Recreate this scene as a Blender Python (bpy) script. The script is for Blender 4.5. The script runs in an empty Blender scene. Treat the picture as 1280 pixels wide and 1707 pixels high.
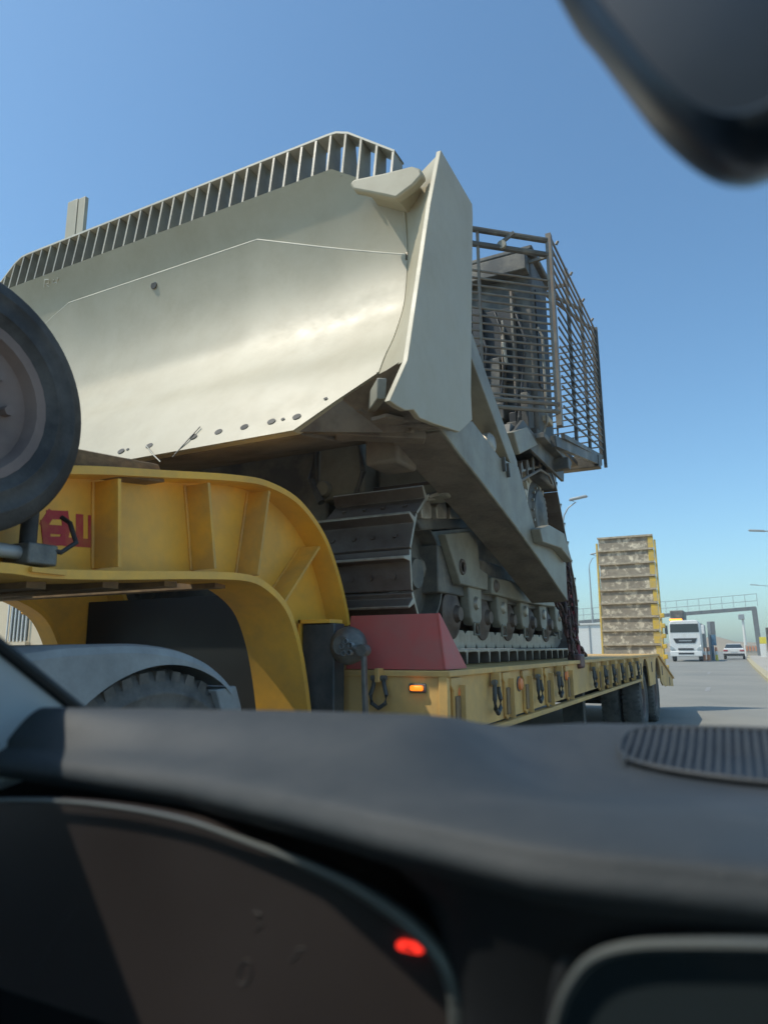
import bpy, bmesh, math, random
from mathutils import Vector, Matrix
random.seed(7)
R = math.radians
scene = bpy.context.scene
COL = scene.collection

# ------------------------------------------------------------------ camera
FPX, YAW, PITCH, ROLL, CAMH = 1146.0, R(27.0), R(11.3), R(0.4), 1.15
Fv = Vector((-math.sin(YAW) * math.cos(PITCH), math.cos(YAW) * math.cos(PITCH), math.sin(PITCH)))
Rv = Vector((math.cos(YAW), math.sin(YAW), 0)); Uv = Rv.cross(Fv)
Rr = math.cos(ROLL) * Rv - math.sin(ROLL) * Uv
Ur = math.sin(ROLL) * Rv + math.cos(ROLL) * Uv
CAMP = Vector((0, 0, CAMH))
cd = bpy.data.cameras.new('camera'); cam = bpy.data.objects.new('camera', cd); COL.objects.link(cam)
m = Matrix.Identity(4)
for i in range(3):
    m[i][0], m[i][1], m[i][2], m[i][3] = Rr[i], Ur[i], -Fv[i], CAMP[i]
cam.matrix_world = m
cd.sensor_fit = 'VERTICAL'; cd.sensor_height = 24.0; cd.sensor_width = 24.0
cd.lens = 24.0 * FPX / 1707.0
cd.clip_start = 0.02; cd.clip_end = 4000
cd.dof.use_dof = True; cd.dof.focus_distance = 5.5; cd.dof.aperture_fstop = 2.5
scene.camera = cam

# ------------------------------------------------------------------ light
SUN_AZ = Vector((-0.78, -0.62)).normalized(); SUN_EL = R(57)
world = bpy.data.worlds.new('World'); scene.world = world; world.use_nodes = True
wn = world.node_tree.nodes; wl = world.node_tree.links; wn.clear()
sky = wn.new('ShaderNodeTexSky'); sky.sky_type = 'NISHITA'; sky.sun_disc = False
sky.sun_elevation = SUN_EL; sky.sun_rotation = math.atan2(SUN_AZ.x, SUN_AZ.y)
sky.altitude = 200; sky.air_density = 1.08; sky.dust_density = 1.3; sky.ozone_density = 3.2
bg = wn.new('ShaderNodeBackground'); bg.inputs[1].default_value = 0.108
tint = wn.new('ShaderNodeMix'); tint.data_type = 'RGBA'; tint.blend_type = 'MULTIPLY'; tint.inputs[0].default_value = 1.0; tint.inputs[7].default_value = (.76, .98, 1.0, 1)   # white balance of the phone
wo = wn.new('ShaderNodeOutputWorld'); wl.new(sky.outputs[0], tint.inputs[6]); wl.new(tint.outputs[2], bg.inputs[0]); wl.new(bg.outputs[0], wo.inputs[0])
sd = bpy.data.lights.new('sun', 'SUN'); sd.energy = 2.0; sd.angle = R(0.55); sd.color = (1.0, 0.92, 0.78)
sun = bpy.data.objects.new('sun', sd); COL.objects.link(sun)
to_sun = Vector((SUN_AZ.x * math.cos(SUN_EL), SUN_AZ.y * math.cos(SUN_EL), math.sin(SUN_EL)))
sun.rotation_euler = to_sun.to_track_quat('Z', 'Y').to_euler(); sun.location = to_sun * 60
scene.view_settings.view_transform = 'Standard'; scene.view_settings.look = 'None'
scene.view_settings.exposure = 0.76; scene.view_settings.gamma = 1.0

# ------------------------------------------------------------------ pixel helpers (photo pixel -> point on a known plane)
def ray(px, py): return Fv + Rr * ((px - 640) / FPX) - Ur * ((py - 853.5) / FPX)
def on(ax, v, px, py):
    d = ray(px, py); return CAMP + d * ((v - CAMP[ax]) / d[ax])
def YZ(px, py, x): p = on(0, x, px, py); return (p.y, p.z)
def XZ(px, py, y): p = on(1, y, px, py); return (p.x, p.z)

# ------------------------------------------------------------------ materials
def mat(name, col, rough=.5, metal=0., var=.12, scale=4., dirt=None, damt=0., dscale=2.5, bump=0., bscale=80., coat=0., stretch=None, dsharp=.12, rv=.09, rscale=None):
    mt = bpy.data.materials.new(name); mt.use_nodes = True
    n = mt.node_tree.nodes; l = mt.node_tree.links; b = n['Principled BSDF']
    tc = n.new('ShaderNodeTexCoord'); src = tc.outputs['Object']
    if stretch:
        mp = n.new('ShaderNodeMapping'); mp.inputs['Scale'].default_value = stretch; l.new(src, mp.inputs[0]); src = mp.outputs[0]
    no = n.new('ShaderNodeTexNoise'); no.inputs['Scale'].default_value = scale; no.inputs['Detail'].default_value = 6
    l.new(src, no.inputs['Vector'])
    rp = n.new('ShaderNodeValToRGB')
    rp.color_ramp.elements[0].position = .3; rp.color_ramp.elements[1].position = .7
    rp.color_ramp.elements[0].color = tuple(c * (1 - var) for c in col) + (1,)
    rp.color_ramp.elements[1].color = tuple(min(1, c * (1 + var)) for c in col) + (1,)
    l.new(no.outputs[0], rp.inputs[0]); out = rp.outputs[0]
    ma = n.new('ShaderNodeMapRange'); ma.inputs[1].default_value = .25; ma.inputs[2].default_value = .75; ma.inputs[3].default_value = max(0, rough - rv); ma.inputs[4].default_value = min(1, rough + rv)
    rn = no
    if rscale:
        rn = n.new('ShaderNodeTexNoise'); rn.inputs['Scale'].default_value = rscale; rn.inputs['Detail'].default_value = 8; rn.inputs['Roughness'].default_value = .7
        l.new(src, rn.inputs['Vector'])
    l.new(rn.outputs[0], ma.inputs[0]); l.new(ma.outputs[0], b.inputs['Roughness'])
    if dirt:
        n2 = n.new('ShaderNodeTexNoise'); n2.inputs['Scale'].default_value = dscale; n2.inputs['Detail'].default_value = 9; n2.inputs['Roughness'].default_value = .68
        l.new(src, n2.inputs['Vector'])
        r2 = n.new('ShaderNodeMapRange'); r2.inputs[1].default_value = .62 - damt * .35 - dsharp; r2.inputs[2].default_value = .62 - damt * .35 + dsharp
        r2.inputs[4].default_value = min(1, .45 + damt * .5)
        l.new(n2.outputs[0], r2.inputs[0])
        mx = n.new('ShaderNodeMix'); mx.data_type = 'RGBA'; l.new(r2.outputs[0], mx.inputs[0]); l.new(out, mx.inputs[6]); mx.inputs[7].default_value = tuple(dirt) + (1,)
        out = mx.outputs[2]
    l.new(out, b.inputs['Base Color']); b.inputs['Metallic'].default_value = metal
    if coat: b.inputs['Coat Weight'].default_value = coat; b.inputs['Coat Roughness'].default_value = .15
    if bump:
        n3 = n.new('ShaderNodeTexNoise'); n3.inputs['Scale'].default_value = bscale; n3.inputs['Detail'].default_value = 4; l.new(src, n3.inputs['Vector'])
        bp = n.new('ShaderNodeBump'); bp.inputs['Strength'].default_value = bump; bp.inputs['Distance'].default_value = .01
        l.new(n3.outputs[0], bp.inputs['Height']); l.new(bp.outputs[0], b.inputs['Normal'])
    return mt
def emit(name, col, s):
    mt = bpy.data.materials.new(name); mt.use_nodes = True; b = mt.node_tree.nodes['Principled BSDF']
    b.inputs['Base Color'].default_value = tuple(col) + (1,); b.inputs['Emission Color'].default_value = tuple(col) + (1,); b.inputs['Emission Strength'].default_value = s
    return mt

DUST = (.36, .31, .23)
m_blade = mat('beige_blade_paint', (.44, .395, .28), .47, 0., .07, 1.6, (.35, .30, .195), .30, 3.2, .06, 9, rv=.07, rscale=6)
m_khaki = mat('khaki_paint', (.29, .275, .21), .50, 0., .12, 2.5, (.15, .13, .10), .32, 3.5, .08, 40)
m_dgrey = mat('dark_grey_steel', (.085, .084, .076), .55, .1, .2, 5, DUST, .15, 3)
m_bar = mat('weathered_bar_steel', (.20, .185, .15), .55, .1, .2, 9, (.16, .09, .05), .25, 7)
m_track = mat('brown_track_steel', (.115, .08, .062), .58, .3, .25, 5, (.17, .14, .11), .35, 5, .2, 60)
m_shiny = mat('worn_bright_steel', (.46, .42, .34), .42, .4, .2, 8, (.16, .12, .09), .3, 6)
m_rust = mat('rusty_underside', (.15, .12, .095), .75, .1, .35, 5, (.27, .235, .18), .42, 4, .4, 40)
m_yellow = mat('yellow_trailer_paint', (.95, .50, .06), .45, 0., .08, 2.2, (.52, .31, .09), .3, 2.4, .05, 30)
m_yellow2 = mat('yellow_rib_paint', (.88, .46, .055), .5, 0., .1, 3, (.42, .26, .09), .38, 3.5)
m_tan = mat('dusty_tan_deck_paint', (.74, .46, .145), .6, 0., .14, 3, (.48, .31, .13), .42, 3.5, .1, 40)
m_tanworn = mat('scuffed_tan_steel', (.33, .225, .11), .65, 0., .3, 7, (.13, .09, .06), .45, 9)
m_red = mat('faded_red_paint', (.54, .085, .07), .55, 0., .18, 2, (.40, .15, .12), .4, 3)
m_redtxt = mat('red_lettering', (.45, .04, .05), .6, 0., .1, 6, (.5, .25, .06), .12, 12)
m_rubber = mat('tyre_rubber', (.026, .026, .025), .7, 0., .2, 6, (.13, .125, .115), .22, 5, .15, 90)
m_rubdust = mat('dusty_tyre_rubber', (.06, .062, .06), .85, 0., .2, 6, (.20, .19, .17), .45, 6, .2, 90)
m_rim = mat('brown_rim_steel', (.16, .12, .105), .65, .1, .15, 6, (.24, .18, .15), .3, 5)
m_fender = mat('grey_plastic_fender', (.30, .325, .325), .6, 0., .1, 4, (.17, .18, .175), .35, 5, .1, 60)
m_black = mat('black_chassis', (.022, .023, .023), .6, 0., .2, 6, (.10, .09, .075), .2, 5)
m_greasy = mat('greasy_iron', (.10, .105, .10), .5, .4, .25, 9, (.25, .24, .21), .4, 14, .3, 60)
m_post = mat('dark_slate_steel', (.045, .055, .058), .55, .2, .15, 5, (.14, .135, .12), .3, 6)
m_wood = mat('old_timber', (.24, .15, .075), .85, 0., .3, 12, (.11, .07, .04), .4, 20, .4, 120, stretch=(.25, 1, 2))
m_rampw = mat('scuffed_ramp_deck', (.58, .52, .40), .85, 0., .35, 9, (.15, .13, .105), .48, 8, .6, 50, dsharp=.035)
m_rampl = mat('ramp_cleat_steel', (.50, .45, .35), .7, 0., .2, 14, (.2, .16, .11), .35, 18)
m_rampy = mat('chipped_yellow_paint', (.68, .46, .04), .6, 0., .1, 8, (.42, .36, .24), .38, 10)
m_asph = mat('asphalt', (.225, .22, .19), .9, 0., .12, .6, (.29, .275, .235), .4, .25, .3, 120)
m_sand = mat('sandy_ground', (.38, .30, .20), .95, 0., .15, .3, (.30, .24, .16), .4, .1, .3, 20)
m_conc = mat('pale_concrete', (.46, .42, .35), .85, 0., .1, 2, (.34, .30, .24), .35, 1.5, .1, 60)
m_kerb = mat('kerb_paint', (.52, .43, .22), .8, 0., .12, 3, (.38, .33, .25), .4, 2)
m_line = mat('worn_road_marking', (.42, .41, .38), .8, 0., .1, 3, (.13, .125, .12), .5, 6)
m_wall = mat('cream_plaster', (.66, .56, .40), .9, 0., .06, 1.2, (.55, .45, .31), .25, .8)
m_white = mat('white_vehicle_paint', (.74, .74, .71), .35, 0., .03, 3, (.55, .52, .45), .15, 3)
m_cabin = mat('white_panel_sheet', (.74, .735, .68), .6, 0., .03, 1, (.6, .57, .5), .2, 1)
m_glassd = mat('dark_vehicle_glass', (.03, .04, .045), .08, 0., .1, 3)
m_grill = mat('black_plastic', (.025, .027, .028), .5, 0., .1, 6)
m_steelg = mat('galvanised_steel', (.36, .38, .38), .5, .4, .08, 4)
m_gantry = mat('grey_gantry_paint', (.16, .17, .17), .6, 0., .1, 3)
m_blue = mat('blue_poster', (.09, .20, .30), .5, 0., .3, 3)
m_orange = mat('orange_plastic', (.70, .20, .05), .5, 0., .1, 5, (.6, .5, .4), .15, 5)
m_ysign = mat('yellow_sign_face', (.75, .62, .05), .5, 0., .05, 5)
m_amber = emit('amber_lamp', (1.0, .22, .015), .9)
m_amber2 = mat('amber_reflector', (.90, .26, .07), .4, 0., .1, 20)
m_beacon = emit('amber_beacon', (1.0, .30, .03), 1.4)
m_head = mat('headlamp_glass', (.5, .55, .56), .12, .3, .1, 10)
m_tail = mat('tail_lamp', (.4, .03, .03), .3)
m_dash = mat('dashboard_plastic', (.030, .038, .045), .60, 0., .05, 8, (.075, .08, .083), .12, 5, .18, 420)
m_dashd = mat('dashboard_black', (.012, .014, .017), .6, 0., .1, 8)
m_grille = mat('speaker_grille', (.006, .007, .008), .5, 0., .1, 8)
m_trim = mat('grey_pillar_trim', (.70, .76, .80), .7, 0., .05, 8)
m_seal = mat('black_seal', (.01, .013, .013), .6)
m_cluster = mat('cluster_lens', (.048, .039, .037), .40, 0., .15, 5)
m_bezel = mat('satin_bezel', (.17, .185, .18), .4, .5, .05, 8)
m_mirror = mat('mirror_housing', (.030, .048, .072), .38, 0., .05, 8)
m_mglass = mat('mirror_glass', (.6, .62, .65), .04, 1., 0, 1)
m_digit = mat('pale_digit', (.075, .068, .064), .6)
m_warn = emit('red_warning_lamp', (1.0, .035, .02), .85)
m_head_l = mat('headliner_fabric', (.12, .12, .12), .95, 0., .1, 20)
m_body = mat('white_car_paint', (.78, .78, .77), .35, 0., .03, 3)  # unseen bodywork, made white to bounce light onto the trailer
m_chalk = mat('chalk', (.68, .67, .6), .9)
m_chain = mat('chain_steel', (.085, .07, .065), .55, .4, .2, 20, (.22, .07, .06), .25, 6)
m_redchain = mat('red_strap', (.30, .05, .055), .7, 0., .2, 10)
m_edge = mat('sunlit_edge_pale_steel', (.56, .53, .43), .5, 0., .1, 8)  # pale steel; on guard and liner seam it paints in sunlit edges
m_glass = bpy.data.materials.new('clear_pane'); m_glass.use_nodes = True
_n = m_glass.node_tree.nodes; _n.clear(); _t = _n.new('ShaderNodeBsdfTransparent'); _o = _n.new('ShaderNodeOutputMaterial'); m_glass.node_tree.links.new(_t.outputs[0], _o.inputs[0])

m_blade.node_tree.nodes['Principled BSDF'].inputs['Specular IOR Level'].default_value = .6
# ------------------------------------------------------------------ mesh helpers
class MB:
    def __init__(s): s.v = []; s.f = []
    def add(s, vs, fs):
        o = len(s.v); s.v += [tuple(v) for v in vs]; s.f += [tuple(i + o for i in f) for f in fs]; return s
    def box(s, x0, x1, y0, y1, z0, z1):
        return s.add([(x0, y0, z0), (x1, y0, z0), (x1, y1, z0), (x0, y1, z0), (x0, y0, z1), (x1, y0, z1), (x1, y1, z1), (x0, y1, z1)],
                     [(3, 2, 1, 0), (4, 5, 6, 7), (0, 1, 5, 4), (1, 2, 6, 5), (2, 3, 7, 6), (3, 0, 4, 7)])
    def prism(s, poly, a, b, ax):          # polygon in the two other axes, extruded along ax
        n = len(poly)
        def P(p, t):
            if ax == 0: return (t, p[0], p[1])
            if ax == 1: return (p[0], t, p[1])
            return (p[0], p[1], t)
        return s.add([P(p, a) for p in poly] + [P(p, b) for p in poly],
                     [tuple(range(n)), tuple(range(2 * n - 1, n - 1, -1))] + [(i, n + i, n + (i + 1) % n, (i + 1) % n) for i in range(n)])
    def tube(s, pts, r, seg=8, cap=True):
        pts = [Vector(p) for p in pts]; n = len(pts); vs = []; fs = []
        up = Vector((0, 0, 1))
        for i, p in enumerate(pts):
            d = (pts[min(i + 1, n - 1)] - pts[max(i - 1, 0)]).normalized()
            a = d.cross(up)
            if a.length < .05: a = d.cross(Vector((0, 1, 0)))
            a.normalize(); b = a.cross(d)
            rr = r[i] if isinstance(r, (list, tuple)) else r
            for k in range(seg):
                t = 2 * math.pi * k / seg; vs.append(p + a * (rr * math.cos(t)) + b * (rr * math.sin(t)))
        for i in range(n - 1):
            for k in range(seg): fs.append((i * seg + k, i * seg + (k + 1) % seg, (i + 1) * seg + (k + 1) % seg, (i + 1) * seg + k))
        if cap: fs += [tuple(range(seg - 1, -1, -1)), tuple(range((n - 1) * seg, n * seg))]
        return s.add(vs, fs)
    def bar(s, p, q, w, h):               # rectangular bar from p to q
        p, q = Vector(p), Vector(q); d = (q - p).normalized(); a = d.cross(Vector((0, 0, 1)))
        if a.length < .05: a = Vector((1, 0, 0))
        a.normalize(); b = a.cross(d); vs = []
        for c in (p, q): vs += [c - a * w / 2 - b * h / 2, c + a * w / 2 - b * h / 2, c + a * w / 2 + b * h / 2, c - a * w / 2 + b * h / 2]
        return s.add(vs, [(0, 1, 2, 3), (7, 6, 5, 4), (0, 4, 5, 1), (1, 5, 6, 2), (2, 6, 7, 3), (3, 7, 4, 0)])
    def lathe(s, prof, c, ax=0, seg=32, a0=0, a1=2 * math.pi):   # prof: (radius, offset along ax)
        vs = []; fs = []; n = len(prof); full = abs(a1 - a0 - 2 * math.pi) < 1e-6; m_ = seg if full else seg + 1
        for k in range(m_):
            t = a0 + (a1 - a0) * k / seg; ca, sa = math.cos(t), math.sin(t)
            for r, o in prof:
                if ax == 0: vs.append((c[0] + o, c[1] + r * ca, c[2] + r * sa))
                elif ax == 1: vs.append((c[0] + r * ca, c[1] + o, c[2] + r * sa))
                else: vs.append((c[0] + r * ca, c[1] + r * sa, c[2] + o))
        for k in range(seg):
            k2 = (k + 1) % m_
            for i in range(n - 1): fs.append((k * n + i, k2 * n + i, k2 * n + i + 1, k * n + i + 1))
        return s.add(vs, fs)
    def grid(s, rows):
        n = len(rows[0]); vs = [p for r in rows for p in r]
        return s.add(vs, [(i * n + j, i * n + j + 1, (i + 1) * n + j + 1, (i + 1) * n + j) for i in range(len(rows) - 1) for j in range(n - 1)])
    def build(s, name, m, parent=None, bevel=0., smooth=False, angle=40, seg=2):
        me = bpy.data.meshes.new(name); me.from_pydata(s.v, [], s.f); me.materials.append(m)
        bm = bmesh.new(); bm.from_mesh(me); bmesh.ops.recalc_face_normals(bm, faces=bm.faces); bm.to_mesh(me); bm.free()
        o = bpy.data.objects.new(name, me); COL.objects.link(o)
        if parent is not None: o.parent = parent
        if smooth or bevel:
            for p in me.polygons: p.use_smooth = True
            me.set_sharp_from_angle(angle=R(angle))
        if bevel:
            b = o.modifiers.new('bevel', 'BEVEL'); b.width = bevel; b.segments = seg; b.limit_method = 'ANGLE'; b.angle_limit = R(35); b.harden_normals = False
        return o
def tag(o, label, cat, group=None, kind=None):
    if kind: o['kind'] = kind
    if label: o['label'] = label
    if cat: o['category'] = cat
    if group: o['group'] = group
    return o
def empty(name, loc=(0, 0, 0), parent=None):
    o = bpy.data.objects.new(name, None); COL.objects.link(o); o.location = loc; o.empty_display_size = .2
    if parent is not None: o.parent = parent
    return o
def inst(src, parent, loc=None, rot=None, mw=None):
    o = src.copy(); COL.objects.link(o); o.parent = parent
    if loc is not None: o.location = loc
    if rot is not None: o.rotation_euler = rot
    if mw is not None: o.matrix_local = mw
    return o
def thing(name, label, cat, group=None, loc=(0, 0, 0)): return tag(empty(name, loc), label, cat, group)
def lerp(a, b, t): return a + (b - a) * t
def interp(xs, ys, x):
    if x <= xs[0]: return ys[0]
    for i in range(len(xs) - 1):
        if x <= xs[i + 1]: return lerp(ys[i], ys[i + 1], (x - xs[i]) / (xs[i + 1] - xs[i]))
    return ys[-1]
def sstep(a, b, x):
    t = max(0., min(1., (x - a) / (b - a))); return t * t * (3 - 2 * t)

# ------------------------------------------------------------------ setting
g = MB().grid([[(x, y, -.02) for x in (-900, -60, 60, 900)] for y in (-300, 0, 100, 1600)]).build('ground', m_sand); g['kind'] = 'structure'
kx = [(-30, 2.6), (-5, 2.4), (8, 1.9), (18, 1.05), (27, .62), (45, .40), (72, .24), (110, .6), (200, 2.5)]
road = MB().grid([[(-16, y, 0), (-8, y, 0), (x, y, 0)] for y, x in kx]).build('road', m_asph); road['kind'] = 'structure'
k = MB().grid([[(x, y, 0), (x, y, .13), (x + .02, y, .14), (x + .28, y, .14)] for y, x in kx]).build('kerb', m_kerb, smooth=False); k['kind'] = 'structure'
pv = MB().grid([[(x + .28, y, .136), (x + 3.5, y, .136), (x + 3.6, y, -.05)] for y, x in kx]).build('pavement', m_conc); pv['kind'] = 'structure'
for i, (y, x) in enumerate([(20.5, -.95), (34, -1.45)]):
    MB().add([(x - .06, y, .005), (x + .06, y, .005), (x + .02, y + 2.2, .005), (x - .1, y + 2.2, .005)], [(0, 1, 2, 3)]).build('lane_marking', m_line, road)
berm = []
for i in range(41):
    x = -140 + i * 6; h = 2.6 + .9 * math.sin(i * .9) + 1.2 * math.sin(i * 2.3 + 1) + random.uniform(-.3, .3)
    berm.append([(x, 215, -.1), (x, 225, h * .7), (x, 232, h), (x, 255, h * .8), (x, 290, -.1)])
b = MB().grid(berm).build('hill', m_sand, smooth=True, angle=80); b['kind'] = 'structure'

# ------------------------------------------------------------------ wheels
def make_tyre(parent, c, r, w, rim_r, tyre_m, rim_m, out=1, lug=True, seg=48, dish=.06):
    """wheel axle along X; out=+1: outer face towards +X; returns the wheel part with tyre and rim under it"""
    e = empty('wheel', c, parent)
    h = w / 2
    prof = [(rim_r, -h * .8), (rim_r + .02, -h * .92), (lerp(rim_r, r, .45), -h * 1.02), (r - .05, -h * .98), (r - .012, -h * .86), (r, -h * .7), (r, h * .7), (r - .012, h * .86), (r - .05, h * .98), (lerp(rim_r, r, .70), h * 1.02), (lerp(rim_r, r, .68), h * 1.055), (lerp(rim_r, r, .64), h * 1.055), (lerp(rim_r, r, .62), h * 1.02), (lerp(rim_r, r, .35), h * 1.02), (lerp(rim_r, r, .33), h * 1.05), (lerp(rim_r, r, .29), h * 1.05), (lerp(rim_r, r, .27), h * 1.0), (rim_r + .02, h * .92), (rim_r, h * .8)]
    MB().lathe(prof, (0, 0, 0), 0, seg).build('tyre', tyre_m, e, smooth=True, angle=50)
    o = out
    rp = [(rim_r + .012, o * h * .9), (rim_r - .015, o * h * .86), (rim_r - .03, o * h * .5), (rim_r * .72, o * (h * .5 - dish * .2)), (rim_r * .5, o * (h * .5 - dish)), (rim_r * .42, o * (h * .5 - dish)), (rim_r * .38, o * h * .72), (rim_r * .2, o * h * .78), (0.001, o * h * .78)]
    MB().lathe(rp, (0, 0, 0), 0, 32).build('rim', rim_m, e, smooth=True, angle=35)
    bm = MB()
    for k in range(8):
        t = k * math.pi / 4; bm.lathe([(.016, o * (h * .5 - dish)), (.016, o * (h * .5 - dish + .03)), (.001, o * (h * .5 - dish + .03))], (0, rim_r * .58 * math.cos(t), rim_r * .58 * math.sin(t)), 0, 6)
    bm.build('wheel_nut', rim_m, e)['kind'] = 'stuff'
    if lug:
        lm = MB(); nl = 44
        for k in range(nl):
            t = 2 * math.pi * k / nl
            for sgn in (-1, 1):
                a0, a1 = t - .045, t + .045; r0, r1 = r - .03, r + .005
                p = [(a0, r0), (a0 + .01, r1), (a1 - .01, r1), (a1, r0)]
                vs = [(sgn * h * .45, q[1] * math.cos(q[0]), q[1] * math.sin(q[0])) for q in p] + [(sgn * h * .96, (q[1] - .012) * math.cos(q[0]), (q[1] - .012) * math.sin(q[0])) for q in p]
                lm.add(vs, [(0, 1, 2, 3), (7, 6, 5, 4), (0, 4, 5, 1), (1, 5, 6, 2), (2, 6, 7, 3), (3, 7, 4, 0)])
        lm.build('tread', tyre_m, e)['kind'] = 'stuff'
    return e
def copy_tree(o, parent, loc):
    c = o.copy(); COL.objects.link(c); c.parent = parent; c.location = loc
    for ch in o.children:
        d = ch.copy(); COL.objects.link(d); d.parent = c
    return c

# ------------------------------------------------------------------ lowbed trailer
TX = -1.25; TXL = -4.85; TC = -3.05; DT = 1.05; DB = .80; DF = 3.08
tr = thing('lowbed_trailer', 'long yellow lowbed trailer with arched gooseneck carrying the bulldozer', 'trailer')
GX = -2.0                                   # near web of the gooseneck
FW = .13
def pg(px, py): return YZ(px, py, GX + FW)
def smoothpath(pts, n=6):
    out = []
    for i in range(len(pts) - 1):
        p0, p1, p2, p3 = pts[max(i - 1, 0)], pts[i], pts[i + 1], pts[min(i + 2, len(pts) - 1)]
        for k in range(n):
            t = k / n
            out.append(tuple(.5 * (2 * p1[j] + (p2[j] - p0[j]) * t + (2 * p0[j] - 5 * p1[j] + 4 * p2[j] - p3[j]) * t * t + (3 * p1[j] - p0[j] - 3 * p2[j] + p3[j]) * t ** 3) for j in range(2)))
    return out + [pts[-1]]
f0 = pg(120, 783)
top = [(f0[0] - 1.1, f0[1] - .24), (f0[0] - .5, f0[1] - .13), f0] + [pg(*p) for p in [(280, 790), (395, 797), (450, 808), (500, 838), (540, 893), (563, 955), (577, 1012), (582, 1042)]]
b0 = pg(0, 946)
bot = [(b0[0] - .75, b0[1] - .03), (b0[0] - .4, b0[1] - .02), b0] + [pg(*p) for p in [(80, 956), (200, 959), (330, 959), (410, 963), (447, 980), (478, 1015), (497, 1070), (508, 1130), (516, 1195), (520, 1240)]]
topS, botS = smoothpath(top), smoothpath(bot)
web = topS + [(topS[-1][0] + .0, DT - .02), (botS[-1][0], DT - .3)] + botS[::-1]
def flange(path, x0, x1, th, name, parent, m_=m_yellow):
    mb = MB(); rows = []
    for i, (y, z) in enumerate(path):
        a = path[max(i - 1, 0)]; c = path[min(i + 1, len(path) - 1)]
        d = Vector((c[0] - a[0], c[1] - a[1])).normalized(); nn = Vector((-d.y, d.x)) * th / 2
        rows.append([(x0, y + nn.x, z + nn.y), (x1, y + nn.x, z + nn.y), (x1, y - nn.x, z - nn.y), (x0, y - nn.x, z - nn.y), (x0, y + nn.x, z + nn.y)])
    mb.grid(rows); n = len(rows)
    mb.add(rows[0][:4], [(0, 1, 2, 3)]); mb.add(rows[-1][:4], [(0, 1, 2, 3)])
    return mb.build(name, m_, parent, smooth=True, angle=40)
goose = empty('gooseneck', (0, 0, 0), tr)
GXL = -3.62
for side, gx in ((1, GX), (-1, GXL)):
    s = side
    MB().prism(web, gx - s * .02, gx, 0).build('web_plate', m_yellow, goose)
    i0 = 10 if s > 0 else 0
    flange(topS[i0:], gx - s * .16, gx + s * FW, .028, 'top_flange', goose)
    flange(botS, gx - s * (.17 if s > 0 else .10), gx + s * ((FW + .004) if s > 0 else .03), .03, 'bottom_flange', goose)
    for (a, c) in [((165 + 37, 789), (202, 953)), ((350, 797), (362, 955)), ((452, 812), (432, 965)), ((537, 908), (474, 1008))]:
        p, q = pg(*a), pg(*c)
        d = Vector((p[0] - q[0], p[1] - q[1])).normalized(); p = (p[0] - d.x * .018, p[1] - d.y * .018); q = (q[0] + d.x * .018, q[1] + d.y * .018)
        nn = Vector((-d.y, d.x)) * .007
        poly = [(p[0] + nn.x, p[1] + nn.y), (p[0] - nn.x, p[1] - nn.y), (q[0] - nn.x, q[1] - nn.y), (q[0] + nn.x, q[1] + nn.y)]
        rb9 = MB().prism(poly, gx - s * .01, gx + s * (FW - .006), 0).build('rib', m_yellow2, goose)
        for sg in (-1, 1): MB().tube([(gx + s * .004, lerp(q[0], p[0], t9 / 8) + nn.x * sg * 1.5 + random.uniform(-.001, .001), lerp(q[1], p[1], t9 / 8)) for t9 in range(9)], .007, 6).build('weld_bead', m_yellow2, rb9, smooth=True)
# underside plate and cross members between the two beams
xL = GXL
up = [p for p in botS if .4 < p[0] < 2.25]
MB().grid([[(xL + .03, y, z + .06), (GX - .03, y, z + .06)] for (y, z) in up]).build('belly_plate', m_tanworn, goose)
for yy in (.75, 1.0, 1.45, 1.75, 2.05, 2.35):
    z = interp([p[0] for p in botS], [p[1] for p in botS], yy)
    MB().box(xL + .03, GX - .03, yy, yy + .07, z - .035, z + .055).build('cross_member', m_tanworn, goose)
# closing wall behind the arch, black to paint in the shade under the neck
MB().box(xL + .03, GX - .05, 3.0, 3.05, .55, 1.45).build('rear_wall', m_seal, goose)
# red painted letters on the web (flat strips)
def strip(pts, w, x, name, parent, m_, d=.003):
    for i in range(len(pts) - 1):
        p, q = Vector(YZ(*pts[i], x)), Vector(YZ(*pts[i + 1], x)); d_ = (q - p).normalized(); nn = Vector((-d_.y, d_.x)) * w / 2; p2, q2 = p - d_ * w * .48, q + d_ * w * .48
        yield [(p2.x + nn.x, p2.y + nn.y), (q2.x + nn.x, q2.y + nn.y), (q2.x - nn.x, q2.y - nn.y), (p2.x - nn.x, p2.y - nn.y)]
for letter in ([[(75, 872), (84, 858), (108, 859), (111, 880), (106, 902), (78, 902), (75, 874)], [(76, 882), (108, 884)]],
               [[(133, 864), (133, 899)], [(112, 903), (153, 906), (153, 866)]]):
    mb = MB(); dd = .0015
    for st in letter:
        for poly in strip(st, .030, GX, '', None, None): mb.prism(poly, GX - .001, GX + dd, 0); dd += .0004
    mb.build('painted_letter', m_redtxt, goose)
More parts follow.
